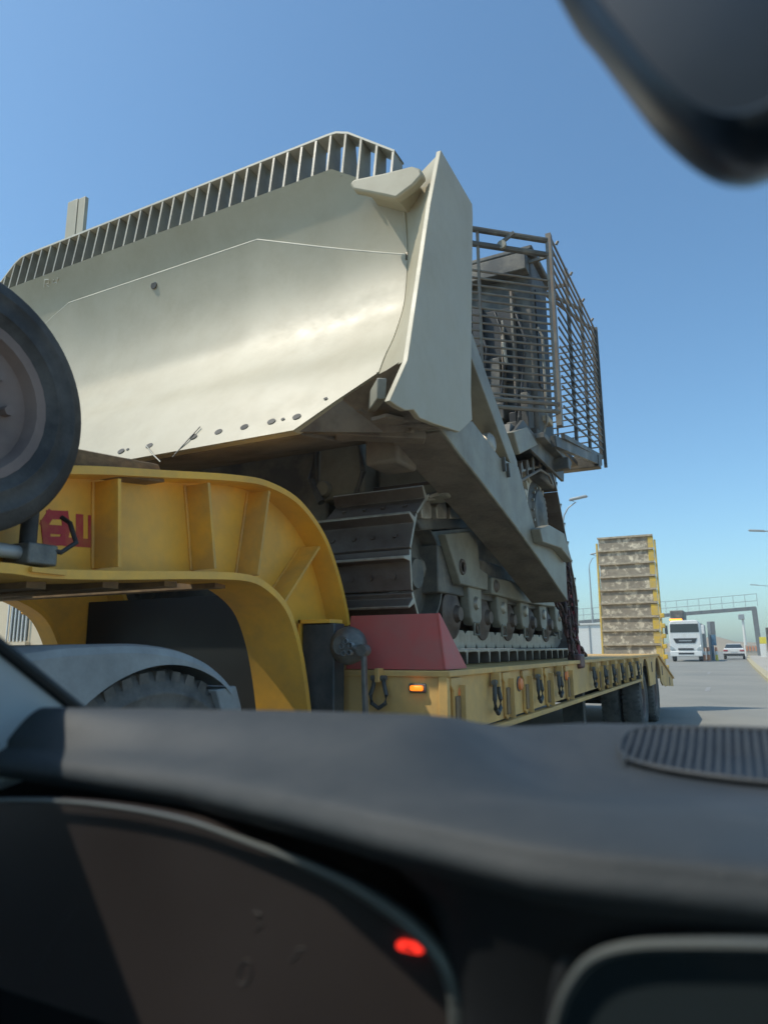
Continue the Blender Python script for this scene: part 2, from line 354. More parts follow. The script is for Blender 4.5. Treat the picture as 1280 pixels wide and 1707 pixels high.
# hydraulic valve with hoses below the spare wheel
hy = empty('hydraulic_valve', (0, 0, 0), tr)
yv, zv = YZ(60, 925, GX + .09)
MB().box(GX + .02, GX + .14, yv - .06, yv + .04, zv - .035, zv + .03).build('valve_block', m_greasy, hy, .006)
MB().tube([(GX + .09, yv - .03, zv + .02), (GX + .09, yv - .03, zv + .14)], .026, 10).build('valve_stem', m_black, hy, smooth=True)
MB().tube([(GX + .1, yv - .6, zv - .01), (GX + .1, yv - .2, zv), (GX + .09, yv - .05, zv)], .022, 10).build('hydraulic_pipe', m_steelg, hy, smooth=True)
MB().tube([(GX + .1, yv - .05, zv + .03), (GX + .14, yv + .05, zv + .01), (GX + .13, yv + .11, zv + .05), (GX + .08, yv + .12, zv + .12), (GX + .05, yv + .11, zv + .14)], .008, 8).build('hose', m_black, hy, smooth=True)
MB().box(GX + .01, GX + .15, yv - .05, yv + .07, zv - .06, zv - .045).build('valve_shelf', m_yellow, hy)
# deck body
deck = empty('deck', (0, 0, 0), tr)
DR = 12.3
side_poly = [(DF, DB - .06), (DF, DT - .03), (DR, DT - .03), (14.6, .50), (14.6, .36), (12.65, .36)]
# side web with two wheel arches
arch = []
def arcpts(cy, cz, r, n=9): return [(cy - r * math.cos(math.pi * k / n), cz + r * math.sin(math.pi * k / n)) for k in range(n + 1)]
A1, A2 = arcpts(10.55, .60, .40), arcpts(12.1, .60, .40)
side = [(DF, DB - .05), (DF, DT - .03), (12.2, DT - .03), (14.6, .56), (14.6, .42), (12.75, .52)] + A2[::-1] + A1[::-1] + [(10.0, DB - .0), (8, DB - .01)]
MB().prism(side, TX - .02, TX, 0).build('side_plate', m_tan, deck)
MB().prism([(2 * TC - TX, 0)] * 0 + side, 2 * TC - TX, 2 * TC - TX + .02, 0).build('side_plate', m_tan, deck)
MB().box(TXL + .02, TX - .02, DF + .0, DF + .02, DB - .12, DT - .03).build('front_plate', m_tan, deck)
MB().prism([(DF - .012, DT - .03), (DF - .012, DT), (12.25, DT), (12.25, DT - .03)], TXL - .02, TX + .025, 0).build('deck_plate', m_tan, deck, .005)
MB().prism([(12.25, DT - .03), (12.25, DT), (14.62, .59), (14.62, .56)], TXL - .02, TX + .025, 0).build('tail_plate', m_tan, deck)
MB().box(TX - .02, TX + .03, DF - .012, 9.95, DB - .085, DB - .055).build('lower_flange', m_tan, deck, .004)
MB().box(TXL + .1, TX - .25, DF + .1, 10, DB - .04, DT - .05).build('floor_frame', m_black, deck)
for xx in (-2.2, -3.9): MB().box(xx - .09, xx + .09, DF + .1, 14, .58, DT - .06).build('main_beam', m_black, deck)
MB().box(TX - .035, TX + .012, DF - .012, DF + .02, DB - .1, DT - .03).build('corner_post', m_tan, deck, .004)
# outrigger brackets, lashing rings, lamps along the side
def bracket(y, s=1.):
    e = empty('outrigger_bracket', (0, 0, 0), tr)
    MB().prism([(y - .07 * s, DT - .035), (y + .07 * s, DT - .035), (y + .07 * s, DT - .07), (y + .035, DT - .095), (y + .035, DB - .03), (y - .0, DB - .05), (y - .035, DB - .03), (y - .035, DT - .095), (y - .07 * s, DT - .07)], TX + .001, TX + .018, 0).build('back_plate', m_tan, e, .004)
    MB().box(TX + .018, TX + .028, y - .028, y + .028, DB - .02, DT - .12).build('wear_strip', m_tanworn, e, .004)
    MB().box(TX + .018, TX + .05, y + .03, y + .042, DB - .04, DT - .07).build('rib', m_tan, e)
def lashing(p, ax, s=1.):
    """shackle hanging from a lug; ax 'x' = lies against the side plate, 'y' = against the front plate"""
    e = empty('lashing_ring', p, tr)
    if ax == 'y': e.rotation_euler = (0, 0, -math.pi / 2)
    pts = [(.03, -.028 * s, 0), (.03, -.036 * s, -.05 * s), (.035, -.052 * s, -.10 * s), (.035, -.045 * s, -.15 * s), (.035, 0, -.178 * s), (.035, .045 * s, -.15 * s), (.035, .052 * s, -.10 * s), (.03, .036 * s, -.05 * s), (.03, .028 * s, 0)]
    MB().tube(pts, .013 * s, 8).build('bow', m_post, e, smooth=True)
    MB().tube([(.03, -.05 * s, -.005), (.03, .05 * s, -.005)], .016 * s, 8).build('pin', m_greasy, e, smooth=True)
    MB().box(0, .055, -.014 * s, .014 * s, -.03 * s, .05 * s).build('lug', m_tan, e, .003)
for y in (3.17, 3.97, 4.37, 4.92, 5.55, 6.9, 7.35, 7.9, 8.5, 9.1): bracket(y)
for y in (3.72, 4.62, 5.2, 6.55, 7.12, 7.62, 8.2, 8.85, 9.5): lashing((TX + .005, y, DT - .075), 'x', .95)
for y in (10.05, 11.3, 12.75, 13.9):
    zz = DT - .11 if y < 12.2 else DT - .11 - (y - 12.25) * .195
    MB().box(TX - .001, TX + .006, y - .04, y + .04, zz - .15, zz).build('pocket_slot', m_black, tr, .003)
xf, zf = XZ(638, 1128, DF); lashing((xf, DF - .012, zf), 'y', .82)
x2, z2 = XZ(697, 1147, DF)
lp = empty('marker_lamp', (0, 0, 0), tr)
MB().box(x2 - .045, x2 + .045, DF - .012, DF + .0, z2 - .022, z2 + .022).build('lamp_base', m_greasy, lp, .008)
MB().box(x2 - .034, x2 + .034, DF - .03, DF - .012, z2 - .012, z2 + .013).build('lamp_lens', m_amber, lp, .008)
for px, py in ((762, 1155), (864, 1140), (941, 1126)):
    y, z = YZ(px, py, TX)
    rl = empty('side_reflector', (0, 0, 0), tr)
    MB().lathe([(.038, 0), (.038, .014), (.032, .022), (.001, .027)], (TX, y, z), 0, 14).build('lens', m_amber2, rl, smooth=True)
    MB().lathe([(.046, 0), (.046, .006), (.036, .008)], (TX, y, z), 0, 14).build('bezel', m_greasy, rl, smooth=True)
# support post with round gearbox and crank at the neck
leg = empty('landing_leg', (0, 0, 0), tr)
lx0, lz1 = XZ(521, 1041, DF - .07); lx1, _ = XZ(573, 1041, DF - .07)
MB().box(lx0, lx1, DF - .16, DF - .06, .35, lz1).build('post', m_post, leg, .006)
MB().box(lx0 - .02, lx0 - .008, DF - .17, DF - .05, .5, lz1 + .02).build('guide_plate', m_yellow, leg)
MB().box(lx0 - .02, lx1 - .02, DF - .17, DF - .05, lz1 + .002, lz1 + .02).build('cap_plate', m_yellow, leg)
gx_, gz_ = XZ(572, 1076, DF - .2)
MB().lathe([(.001, -.07), (.045, -.07), (.06, -.055), (.085, -.03), (.092, 0), (.085, .035), (.07, .05)], (gx_, DF - .15, gz_), 1, 24).build('gearbox', m_greasy, leg, smooth=True)
for k in range(5):
    t = k * 1.256 + .4; MB().lathe([(.012, -.08), (.012, -.05)], (gx_ + .03 + .025 * math.cos(t), DF - .15, gz_ - .01 + .03 * math.sin(t)), 1, 8).build('bolt', m_steelg, leg)
cx_, cz_ = XZ(606, 1084, DF - .2)
MB().tube([(gx_ + .05, DF - .2, gz_ - .01), (cx_, DF - .2, cz_)], .014, 8).build('crank_shaft', m_greasy, leg, smooth=True)
MB().bar((cx_, DF - .2, cz_ + .02), (cx_ + .012, DF - .2, cz_ - .36), .02, .03).build('crank_arm', m_greasy, leg, .004)
MB().lathe([(.001, -.025), (.028, -.025), (.028, .025), (.001, .025)], (cx_, DF - .2, cz_), 1, 12).build('crank_hub', m_greasy, leg, smooth=True)
# wheels
w0 = make_tyre(tr, (TX - .17, 10.55, .43), .43, .24, .24, m_rubdust, m_rim, 1, True, 40)
copy_tree(w0, tr, (TX - .17, 12.1, .43))
for y in (10.55, 12.1):
    copy_tree(w0, tr, (TX - .45, y, .43))
    for xx in (TXL + .17, TXL + .45): c = copy_tree(w0, tr, (xx, y, .43))
    MB().tube([(TXL + .1, y, .43), (TX - .12, y, .43)], .07, 10).build('axle', m_black, tr, smooth=True)
MB().box(-2.0, -1.75, 8.6, 8.75, .25, .8).build('stand_leg', m_post, tr, .01)
MB().box(-2.06, -1.69, 8.55, 8.8, .2, .25).build('stand_foot', m_conc, tr, .005)
# raised loading ramp
rp_ = empty('loading_ramp', (0, 0, 0), tr)
RY = 13.95
def ramp_pt(px, py): return XZ(px, py, RY)
blx, _ = ramp_pt(1008, 1088); brx, _ = ramp_pt(1103, 1085); _, tz = ramp_pt(1045, 892)
rx0, rx1 = lerp(*[blx, ramp_pt(990, 897)[0]], .3), -1.36
LEAN = .06
def ry(z): return RY + (z - .7) * LEAN
NR = 10; zb = .70; hh = (tz - zb) / NR
for i in range(NR):
    z0, z1 = zb + i * hh, zb + (i + 1) * hh - .012
    j = random.uniform(-.008, .008)
    MB().add([(rx0 + j, ry(z0), z0), (rx1 + j, ry(z0), z0), (rx1 + j, ry(z1), z1), (rx0 + j, ry(z1), z1), (rx0 + j, ry(z0) + .05, z0), (rx1 + j, ry(z0) + .05, z0), (rx1 + j, ry(z1) + .05, z1), (rx0 + j, ry(z1) + .05, z1)],
             [(3, 2, 1, 0), (4, 5, 6, 7), (0, 1, 5, 4), (1, 2, 6, 5), (2, 3, 7, 6), (3, 0, 4, 7)]).build('plank', m_rampw, rp_)
    wE = random.uniform(.05, .12) * (1.25 - .6 * i / NR)
    MB().box(rx1 - wE, rx1 + .012, ry((z0 + z1) / 2) - .012, ry((z0 + z1) / 2) + .03, z0 + .01, z1 - .03).build('painted_edge', m_rampy, rp_)
    MB().bar((rx0 - .01, ry(z1) - .02, z1 + .002 + random.uniform(-.006, .006)), (rx1 + .01, ry(z1) - .02, z1 + .002 + random.uniform(-.006, .006)), .04, .035).build('cleat', m_rampl, rp_)
MB().add([(rx1 + .02, ry(zb) - .03, zb - .25), (rx1 + .05, ry(zb) - .03, zb - .25), (rx1 + .05, ry(zb) + .22, zb - .25), (rx1 + .02, ry(zb) + .22, zb - .25),
          (rx1 + .02, ry(tz), tz - .1), (rx1 + .05, ry(tz), tz - .1), (rx1 + .05, ry(tz) + .07, tz - .1), (rx1 + .02, ry(tz) + .07, tz - .1)],
         [(3, 2, 1, 0), (4, 5, 6, 7), (0, 1, 5, 4), (1, 2, 6, 5), (2, 3, 7, 6), (3, 0, 4, 7)]).build('side_rail', m_rampy, rp_, .004)
MB().add([(rx0 - .05, ry(zb), zb - .25), (rx0 - .02, ry(zb), zb - .25), (rx0 - .02, ry(zb) + .2, zb - .25), (rx0 - .05, ry(zb) + .2, zb - .25),
          (rx0 - .05, ry(tz), tz - .1), (rx0 - .02, ry(tz), tz - .1), (rx0 - .02, ry(tz) + .07, tz - .1), (rx0 - .05, ry(tz) + .07, tz - .1)],
         [(3, 2, 1, 0), (4, 5, 6, 7), (0, 1, 5, 4), (1, 2, 6, 5), (2, 3, 7, 6), (3, 0, 4, 7)]).build('side_rail', m_rampy, rp_)
for i in range(6): MB().box(rx1 + .05, rx1 + .11, ry(1.0) - .02, ry(1.0) + .1, .75 + i * .19, .83 + i * .19).build('hinge_lug', m_rampy, rp_, .008)

# ------------------------------------------------------------------ things on the trailer
sp = thing('spare_wheel', 'black spare wheel with brown rim strapped on the gooseneck', 'spare wheel')
make_tyre(sp, (-1.90, 1.068, 1.838), .382, .19, .228, m_rubber, m_rim, 1, False, 72, .005)
for o in list(sp.children):
    for ch in list(o.children):
        ch.parent = sp; ch.location = o.location
    bpy.data.objects.remove(o)
y0, z0 = pg(132, 770); y1, z1 = pg(275, 777)
tim = tag(MB().prism([(y0 - .25, z0 - .055), (y0 - .25, z0 + .03), (y1 + .0, z1 + .012), (y1 + .04, z1 - .05)], -3.9, GX + .10, 0).build('timber_block', m_wood, None, .006), 'old brown timber baulk lying on the gooseneck under the blade', 'timber')
wx0 = XZ(583, 1028, 3.12)[0]; wx1 = XZ(728, 1022, 3.12)[0]
rw = thing('steel_wedge', 'faded red steel wedge box at the front corner of the deck', 'wedge box')
zt = XZ(728, 1022, 3.12)[1]
fy, by = DF + .005, DF + .30
MB().add([(wx0, fy, DT + .004), (TX - .005, fy, DT + .004), (wx1, fy + .05, zt), (wx0, fy + .05, zt)], [(0, 1, 2, 3)]).build('front_panel', m_red, rw)
MB().add([(TX - .005, fy, DT + .004), (TX - .005, by, DT + .004), (wx1, by - .22, zt), (wx1, fy + .05, zt)], [(0, 1, 2, 3)]).build('side_panel', m_red, rw)
MB().add([(wx0, fy + .05, zt), (wx1, fy + .05, zt), (wx1, by - .22, zt), (wx0, by - .22, zt)], [(0, 1, 2, 3)]).build('top_panel', m_red, rw)
MB().add([(wx0, by - .22, zt), (wx1, by - .22, zt), (TX - .005, by, DT + .004), (wx0, by, DT + .004)], [(0, 1, 2, 3)]).build('back_panel', m_red, rw)
MB().tube([(TX - .004, fy, DT + .006), (wx1, fy + .05, zt)], .007, 6).build('corner_weld', m_red, rw, smooth=True)

# ------------------------------------------------------------------ bulldozer
DC = -3.25
dz = thing('bulldozer', 'beige armoured bulldozer with wide curved blade and slat cage on the trailer', 'bulldozer')
BX = -1.18; WX = -1.43; BXL = 2 * DC - BX; WXL = 2 * DC - WX
blade = empty('blade', (0, 0, 0), dz)
PROF = [(2.60, 2.17), (2.71, 2.36), (2.818, 2.546), (2.915, 2.68), (2.985, 2.80), (3.05, 2.93), (3.085, 3.07), (3.105, 3.20), (3.108, 3.32), (3.095, 3.44), (3.07, 3.56), (3.04, 3.66), (3.0, 3.76), (2.96, 3.845)]
def prof(z, off=0.):
    zs = [p[1] for p in PROF]; ys = [p[0] for p in PROF]; y = interp(zs, ys, z); return y
def dens(pts, n): return [(lerp(pts[0], pts[-1], i / n)) for i in range(n + 1)]
# smooth version of the profile
PS = smoothpath(PROF, 5)
PSy, PSz = [p[0] for p in PS], [p[1] for p in PS]
def py_(z): return interp(PSz, PSy, z)
def zlow(x):
    d = min(abs(x - WX), abs(x - WXL)); x_ = x if x > DC else 2 * DC - x
    return interp([-1.80, -1.62, WX], [2.17, 2.31, 2.445], x_) if x_ > -1.80 else 2.17
def zhigh(x):
    x_ = x if x > DC else 2 * DC - x
    return interp([-1.83, WX], [3.845, 3.62], x_) if x_ > -1.83 else 3.845
xs = sorted(set([WXL, 2 * DC + 1.62, 2 * DC + 1.8, 2 * DC + 1.83, -1.83, -1.80, -1.62, -1.52, WX] + [lerp(2 * DC + 1.83, -1.83, i / 16) for i in range(17)]))
NZ = 40
def face_rows(off): return [[(x, py_(lerp(zlow(x), zhigh(x), j / NZ)) + off, lerp(zlow(x), zhigh(x), j / NZ)) for j in range(NZ + 1)] for x in xs]
fr, bk = face_rows(0.), face_rows(.05)
mb = MB(); mb.grid(fr); mb.grid([r[::-1] for r in bk])
for i in range(len(xs) - 1):
    mb.add([fr[i][0], fr[i + 1][0], bk[i + 1][0], bk[i][0]], [(0, 1, 2, 3)]); mb.add([fr[i][-1], fr[i + 1][-1], bk[i + 1][-1], bk[i][-1]], [(0, 1, 2, 3)])
mb.build('moldboard', m_blade, blade, smooth=True, angle=50)
# liner plate: raised lower wear plate whose upper edge is the bright seam
LT = .012
def liner_top(x):
    x_ = x if x > DC else 2 * DC - x
    return interp([-2.41, WX], [3.615, 3.26], x_) if x_ > -2.41 else 3.615
lx = sorted(set([WXL + .02, 2 * DC + 2.41, -2.41, -1.95, -1.80, -1.62, -1.52, WX - .005] + [lerp(2 * DC + 2.41, -2.41, i / 12) for i in range(13)]))
lr = [[(x, py_(lerp(zlow(x) + .004, liner_top(x), j / NZ)) - LT, lerp(zlow(x) + .004, liner_top(x), j / NZ)) for j in range(NZ + 1)] for x in lx]
mb = MB(); mb.grid(lr)
for i in range(len(lx) - 1):
    a, c = lr[i][-1], lr[i + 1][-1]; mb.add([a, c, (c[0], c[1] + LT + .004, c[2] + .012), (a[0], a[1] + LT + .004, a[2] + .012)], [(0, 1, 2, 3)])
    a, c = lr[i][0], lr[i + 1][0]; mb.add([a, c, (c[0], c[1] + LT + .004, c[2]), (a[0], a[1] + LT + .004, a[2])], [(0, 1, 2, 3)])
mb.build('liner_plate', m_blade, blade, smooth=True, angle=50)
MB().tube([(x, py_(liner_top(x)) - LT + .006, liner_top(x) + .004) for x in lx], .008, 6).build('weld_seam', m_edge, blade, smooth=True)  # pale tube paints in the sun caught on the liner's top ledge
# end strips, end plates
FRONT = [YZ(650, 668, BX), YZ(680, 600, BX), YZ(699, 470, BX), YZ(718, 340, BX), YZ(735, 250, BX)]
fyz = smoothpath(FRONT[1:], 10); fzs = [p[1] for p in fyz]; fys = [p[0] for p in fyz]
for s, wx, bx in ((1, WX, BX), (-1, WXL, BXL)):
    rows = []
    for j in range(31):
        t = j / 30; zi = lerp(2.445, 3.62, t); zo = lerp(FRONT[1][1], FRONT[4][1] - .03, t)
        rows.append([(wx, py_(zi), zi), (bx - s * .02, interp(fzs, fys, zo) + .004, zo)])
    MB().grid(rows).build('wing_strip', m_blade, blade, smooth=True, angle=60)
    MB().tube([(wx, py_(z) - .004, z) for z in [lerp(2.45, 3.62, j / 24) for j in range(25)]], .009, 6).build('weld_bead', m_blade, blade, smooth=True)
    ep = [FRONT[0], FRONT[1], FRONT[2], FRONT[3], FRONT[4], YZ(787, 340, BX), YZ(788, 360, BX), YZ(785, 655, BX), YZ(787, 700, BX), YZ(766, 720, BX), YZ(722, 706, BX), YZ(700, 697, BX), YZ(690, 683, BX), YZ(676, 684, BX), YZ(664, 678, BX)]
    MB().prism(ep, bx - s * .028, bx, 0).build('end_plate', m_blade, blade, .004)
# hook plate near the top corner
hk = [(585, 308), (592, 301), (640, 291), (688, 279), (702, 283), (706, 293), (690, 311), (661, 333), (640, 328), (590, 318)]
hp = [XZ(*p, 2.90) for p in hk]
MB().prism(hp, 2.885, 2.945, 1).build('hook_plate', m_blade, blade, .012)
hp2 = [(lerp(sum(p[0] for p in hp) / 10, p[0], .7), lerp(sum(p[1] for p in hp) / 10, p[1], .7)) for p in hp]
MB().prism(hp2, 2.945, 3.08, 1).build('hook_stem', m_blade, blade)
# holes for the missing cutting edge
for px, py in ((205, 755), (216, 752), (252, 746), (325, 731), (367, 723), (410, 715), (455, 706), (474, 702), (497, 698), (545, 668)):
    p = None
    for i in range(60):
        yy = 2.60 + i * .004; x, z = XZ(px, py, yy)
        if py_(max(2.17, z)) <= yy: p = (x, yy, z); break
    if p is None: continue
    big = px not in (216, 474, 545)
    r = .024 if big else .011
    nrm = Vector((0, -.86, .5)); mb = MB(); vs = []
    a = Vector((1, 0, 0)); bb = nrm.cross(a)
    c = Vector(p) + nrm * (LT + .004)
    vs = [c + a * (r * math.cos(t)) + bb * (r * .8 * math.sin(t)) for t in [k * math.pi / 8 for k in range(16)]] + [c - nrm * .03]
    mb.add(vs, [tuple(range(16))]).build('bolt_hole', m_seal, blade)
p = on(1, 3.07, 259, 477); MB().lathe([(.001, -.003), (.026, -.003), (.027, 0)], (p.x, py_(p.z) - LT - .002, p.z), 1, 16).build('lug_hole', m_seal, blade)
for st in ([(334, 711), (312, 735), (288, 762)], [(244, 742), (256, 758), (268, 770)]):
    pts = []
    for q in st:
        best = None
        for i9 in range(140):
            yy = 2.50 + i9 * .004; x, z = XZ(q[0], q[1], yy)
            if py_(max(2.17, z)) - LT - .012 <= yy: best = (x, yy, z); break
        if best: pts.append(best)
    if len(pts) > 1: MB().tube(pts, .0035, 6).build('wire', m_greasy, blade, smooth=True)
# chalk marks
for st in ([(74, 479), (75, 466), (82, 466), (82, 472), (76, 473), (84, 479)], [(90, 466), (89, 472), (96, 470)], [(97, 463), (94, 477)]):
    pts = []
    for q in st:
        v = on(1, 2.985, *q); v = on(1, py_(v.z) - .0025, *q); pts.append(v)
    MB().tube(pts, .0032, 5).build('chalk_mark', m_chalk, blade)
# spill guard: rails and bars
GB, GT = (2.97, 3.845), (3.085, 4.15)
def gtop(x):
    x_ = x if x > DC else 2 * DC - x
    return interp([-1.90, -1.84, -1.76, -1.36], [4.15, 4.145, 4.11, 3.80], x_) if x_ > -1.90 else 4.15
railx = [2 * DC + 1.36, 2 * DC + 1.6, 2 * DC + 1.76, 2 * DC + 1.84, 2 * DC + 1.90, -1.90, -1.84, -1.76, -1.6, -1.46]
mb = MB(); rows = []
for x in railx:
    z = gtop(x); rows.append([(x, GT[0] - .06, z - .014), (x, GT[0] - .06, z), (x, GT[0] + .06, z), (x, GT[0] + .06, z - .014), (x, GT[0] - .06, z - .014)])
mb.grid(rows).build('guard_rail', m_edge, blade)  # pale colour stands for sun on the rail
x = -1.47
while x > 2 * DC + 1.4:
    zt_, zb_ = gtop(x) - .02, zhigh(x) - .02
    if zt_ - zb_ > .05:
        wide = .0 if random.random() < .8 else .06
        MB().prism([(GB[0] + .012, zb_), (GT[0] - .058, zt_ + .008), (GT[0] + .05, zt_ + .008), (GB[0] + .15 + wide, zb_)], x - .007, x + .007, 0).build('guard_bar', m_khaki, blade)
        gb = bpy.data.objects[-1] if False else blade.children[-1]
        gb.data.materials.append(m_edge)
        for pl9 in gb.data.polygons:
            if pl9.normal.y < -.7: pl9.material_index = 1  # front faces painted lighter, as if the sun struck them
    x -= .102
MB().box(2 * DC + 1.83, -1.83, 2.985, 3.15, 3.80, 3.842).build('guard_base', m_khaki, blade)
# back box sections and rusty underside
MB().prism([(3.0, 2.42), (3.10, 2.75), (3.16, 3.0), (3.46, 2.95), (3.46, 2.42)], BXL + .05, BX - .05, 0).build('back_box', m_khaki, blade)
MB().prism([(3.12, 3.3), (3.12, 3.75), (3.35, 3.7), (3.42, 3.3)], BXL + .05, BX - .05, 0).build('back_box', m_khaki, blade)
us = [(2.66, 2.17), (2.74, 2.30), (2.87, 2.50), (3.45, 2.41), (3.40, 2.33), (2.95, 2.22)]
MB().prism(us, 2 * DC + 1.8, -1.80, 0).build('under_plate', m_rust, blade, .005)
for s in (1, -1):
    X_ = lambda v: v if s > 0 else 2 * DC - v
    mb = MB()
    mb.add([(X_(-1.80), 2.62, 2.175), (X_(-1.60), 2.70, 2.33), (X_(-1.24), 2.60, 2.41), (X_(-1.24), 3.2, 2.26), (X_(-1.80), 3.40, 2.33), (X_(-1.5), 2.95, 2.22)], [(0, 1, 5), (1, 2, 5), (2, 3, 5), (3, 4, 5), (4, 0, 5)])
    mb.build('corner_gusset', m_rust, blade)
    MB().bar((X_(-1.75), 2.9, 2.24), (X_(-1.35), 3.12, 2.22), .10, .05).build('gusset_bar', m_rust, blade, .006)
    MB().bar((X_(-1.24), 2.42, 2.22), (X_(-1.52), 2.85, 2.34), .04, .09).build('end_bit', m_khaki, blade, .006)
    MB().box(X_(-1.62) - .10, X_(-1.62) + .10, 3.15, 3.4, 2.12, 2.34).build('arm_lug', m_rust, blade, .02)
for i in range(7):
    c9 = Vector((random.uniform(-1.75, -1.35), random.uniform(2.80, 3.15), random.uniform(2.235, 2.285)))
    d9 = Vector((random.uniform(-1, 1), random.uniform(-.6, .6), random.uniform(-.12, .12))).normalized() * random.uniform(.08, .18)
    MB().bar(c9 - d9, c9 + d9, random.uniform(.05, .12), random.uniform(.012, .022)).build('bent_plate', random.choice([m_rust, m_rust, m_dgrey]), blade, .004)
# post behind the left part of the blade
p0 = on(1, 3.45, 122, 343); p1 = on(1, 3.45, 155, 343)
MB().box(p0.x, (p0.x + p1.x) / 2 - .003, 3.4, 3.44, 3.0, p0.z).build('post', m_blade, blade, .005)
MB().box((p0.x + p1.x) / 2 + .003, p1.x - .04, 3.405, 3.44, 3.0, p0.z - .004).build('post', m_blade, blade, .005)
UC = -2.95
# push arms and braces
AX = -1.25
for s in (1, -1):
    def X_(v): return v if s > 0 else 2 * UC - v
    arm = empty('push_arm', (0, 0, 0), dz)
    a_poly = [YZ(*q, AX) for q in [(735, 700), (788, 702), (833, 762), (864, 778), (878, 832), (892, 880), (930, 893), (943, 940), (946, 1002), (900, 934), (858, 876), (800, 800), (765, 756), (735, 715)]]
    MB().prism(a_poly, X_(AX), X_(AX - .30), 0).build('arm_beam', m_khaki, arm, .008)
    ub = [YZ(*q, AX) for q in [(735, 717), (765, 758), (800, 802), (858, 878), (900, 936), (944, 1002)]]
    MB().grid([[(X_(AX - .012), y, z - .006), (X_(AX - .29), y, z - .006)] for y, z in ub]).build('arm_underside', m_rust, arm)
    MB().prism([YZ(*q, AX) for q in [(783, 545), (790, 556), (864, 768), (866, 785), (853, 772), (783, 582)]], X_(AX - .01), X_(AX - .16), 0).build('brace', m_khaki, arm, .006)
    MB().prism([YZ(*q, AX + .02) for q in [(888, 882), (905, 876), (930, 890), (944, 938), (925, 915), (893, 905)]], X_(AX), X_(AX + .07), 0).build('trunnion_box', m_khaki, arm, .008)
    yk, zk = YZ(818, 740, AX - .05)
    MB().lathe([(.001, 0), (.05, 0), (.075, -.02), (.075, -.08)], (X_(AX - .03), yk, zk), 0, 18).build('pivot_pin', m_shiny, arm, smooth=True)
    for k, (px, py) in enumerate(((836, 775), (843, 785))):
        y, z = YZ(px, py, AX)
        MB().bar((X_(AX + .012), y, z + .05), (X_(AX + .012), y + .02, z - .04), .02, .02).build('link', m_dgrey, arm)
# tracks
IF_, IR_, SP_ = (3.80, 1.60, .45), (7.15, 1.60, .45), (6.58, 2.44, .46)
TXO, TXI = -1.54, -2.14
def hull(circs, n=400):
    pts = [(c[0] + c[2] * math.cos(2 * math.pi * k / n), c[1] + c[2] * math.sin(2 * math.pi * k / n)) for c in circs for k in range(n)]
    pts = sorted(set(pts)); 
    def half(ps):
        h = []
        for p in ps:
            while len(h) > 1 and (h[-1][0] - h[-2][0]) * (p[1] - h[-2][1]) - (h[-1][1] - h[-2][1]) * (p[0] - h[-2][0]) <= 0: h.pop()
            h.append(p)
        return h
    lo, hi = half(pts), half(pts[::-1]); return lo[:-1] + hi[:-1]
HL = hull([IF_, IR_, SP_]); L = [0]
for i in range(len(HL)):
    a, c = HL[i], HL[(i + 1) % len(HL)]; L.append(L[-1] + math.hypot(c[0] - a[0], c[1] - a[1]))
def at_len(t):
    t %= L[-1]
    lo, hi = 0, len(HL)
    while hi - lo > 1:
        md = (lo + hi) // 2
        if L[md] <= t: lo = md
        else: hi = md
    a, c = HL[lo], HL[(lo + 1) % len(HL)]; f = (t - L[lo]) / max(1e-9, L[lo + 1] - L[lo]); return (lerp(a[0], c[0], f), lerp(a[1], c[1], f))
NS = 46; PT = L[-1] / NS
hw = (TXO - TXI) / 2; xc = (TXO + TXI) / 2
shoe = MB()
shoe.prism([(-PT * .50, .0), (-PT * .50, .022), (-PT * .36, .024), (-PT * .33, .095), (-PT * .25, .095), (-PT * .20, .024), (PT * .50, .020), (PT * .53, .0)], -hw, hw, 0)
shoe_o = shoe.build('shoe', m_track, None, .005)
shoe_o.data.materials.append(m_shiny)
for pl9 in shoe_o.data.polygons:
    if abs(pl9.normal.x) > .9 or (pl9.normal.z > .9 and pl9.center.z > .08): pl9.material_index = 1
lk_os = []
for sx in (-.12, .12):
    lk = MB(); lk.prism([(-PT * .52, -.10), (-PT * .52, -.03), (-PT * .40, -.002), (PT * .40, -.002), (PT * .52, -.04), (PT * .52, -.10), (PT * .3, -.125), (-PT * .3, -.125)], sx - .025, sx + .025, 0)
    lk_os.append(lk.build('chain_link', m_shiny, None, .004))
bl = MB()
for bx_ in (-.2, -.06, .06, .2): bl.lathe([(.016, 0), (.016, .012), (.001, .012)], (bx_, PT * .16, .022), 2, 6)
bl_o = bl.build('shoe_bolt', m_track, None)
bl_o['kind'] = 'stuff'
tmpl = [shoe_o] + lk_os + [bl_o]
for s in (1, -1):
    xcs = xc if s > 0 else 2 * UC - xc
    trk = empty('track', (xcs, 0, 0), dz)
    for k in range(NS):
        p = at_len(k * PT + .03); q = at_len(k * PT + .03 + .02); pp = at_len(k * PT + .03 - .02)
        d = Vector((q[0] - pp[0], q[1] - pp[1])).normalized(); nn = Vector((d.y, -d.x))   # hull runs counter-clockwise: outward = right of travel
        mw = Matrix(((1, 0, 0, 0), (0, d.x, nn.x, p[0] + nn.x * 0), (0, d.y, nn.y, p[1]), (0, 0, 0, 1)))
        for t in (tmpl if s > 0 else tmpl[:1]): inst(t, trk, mw=mw)
for t in tmpl: bpy.data.objects.remove(t)
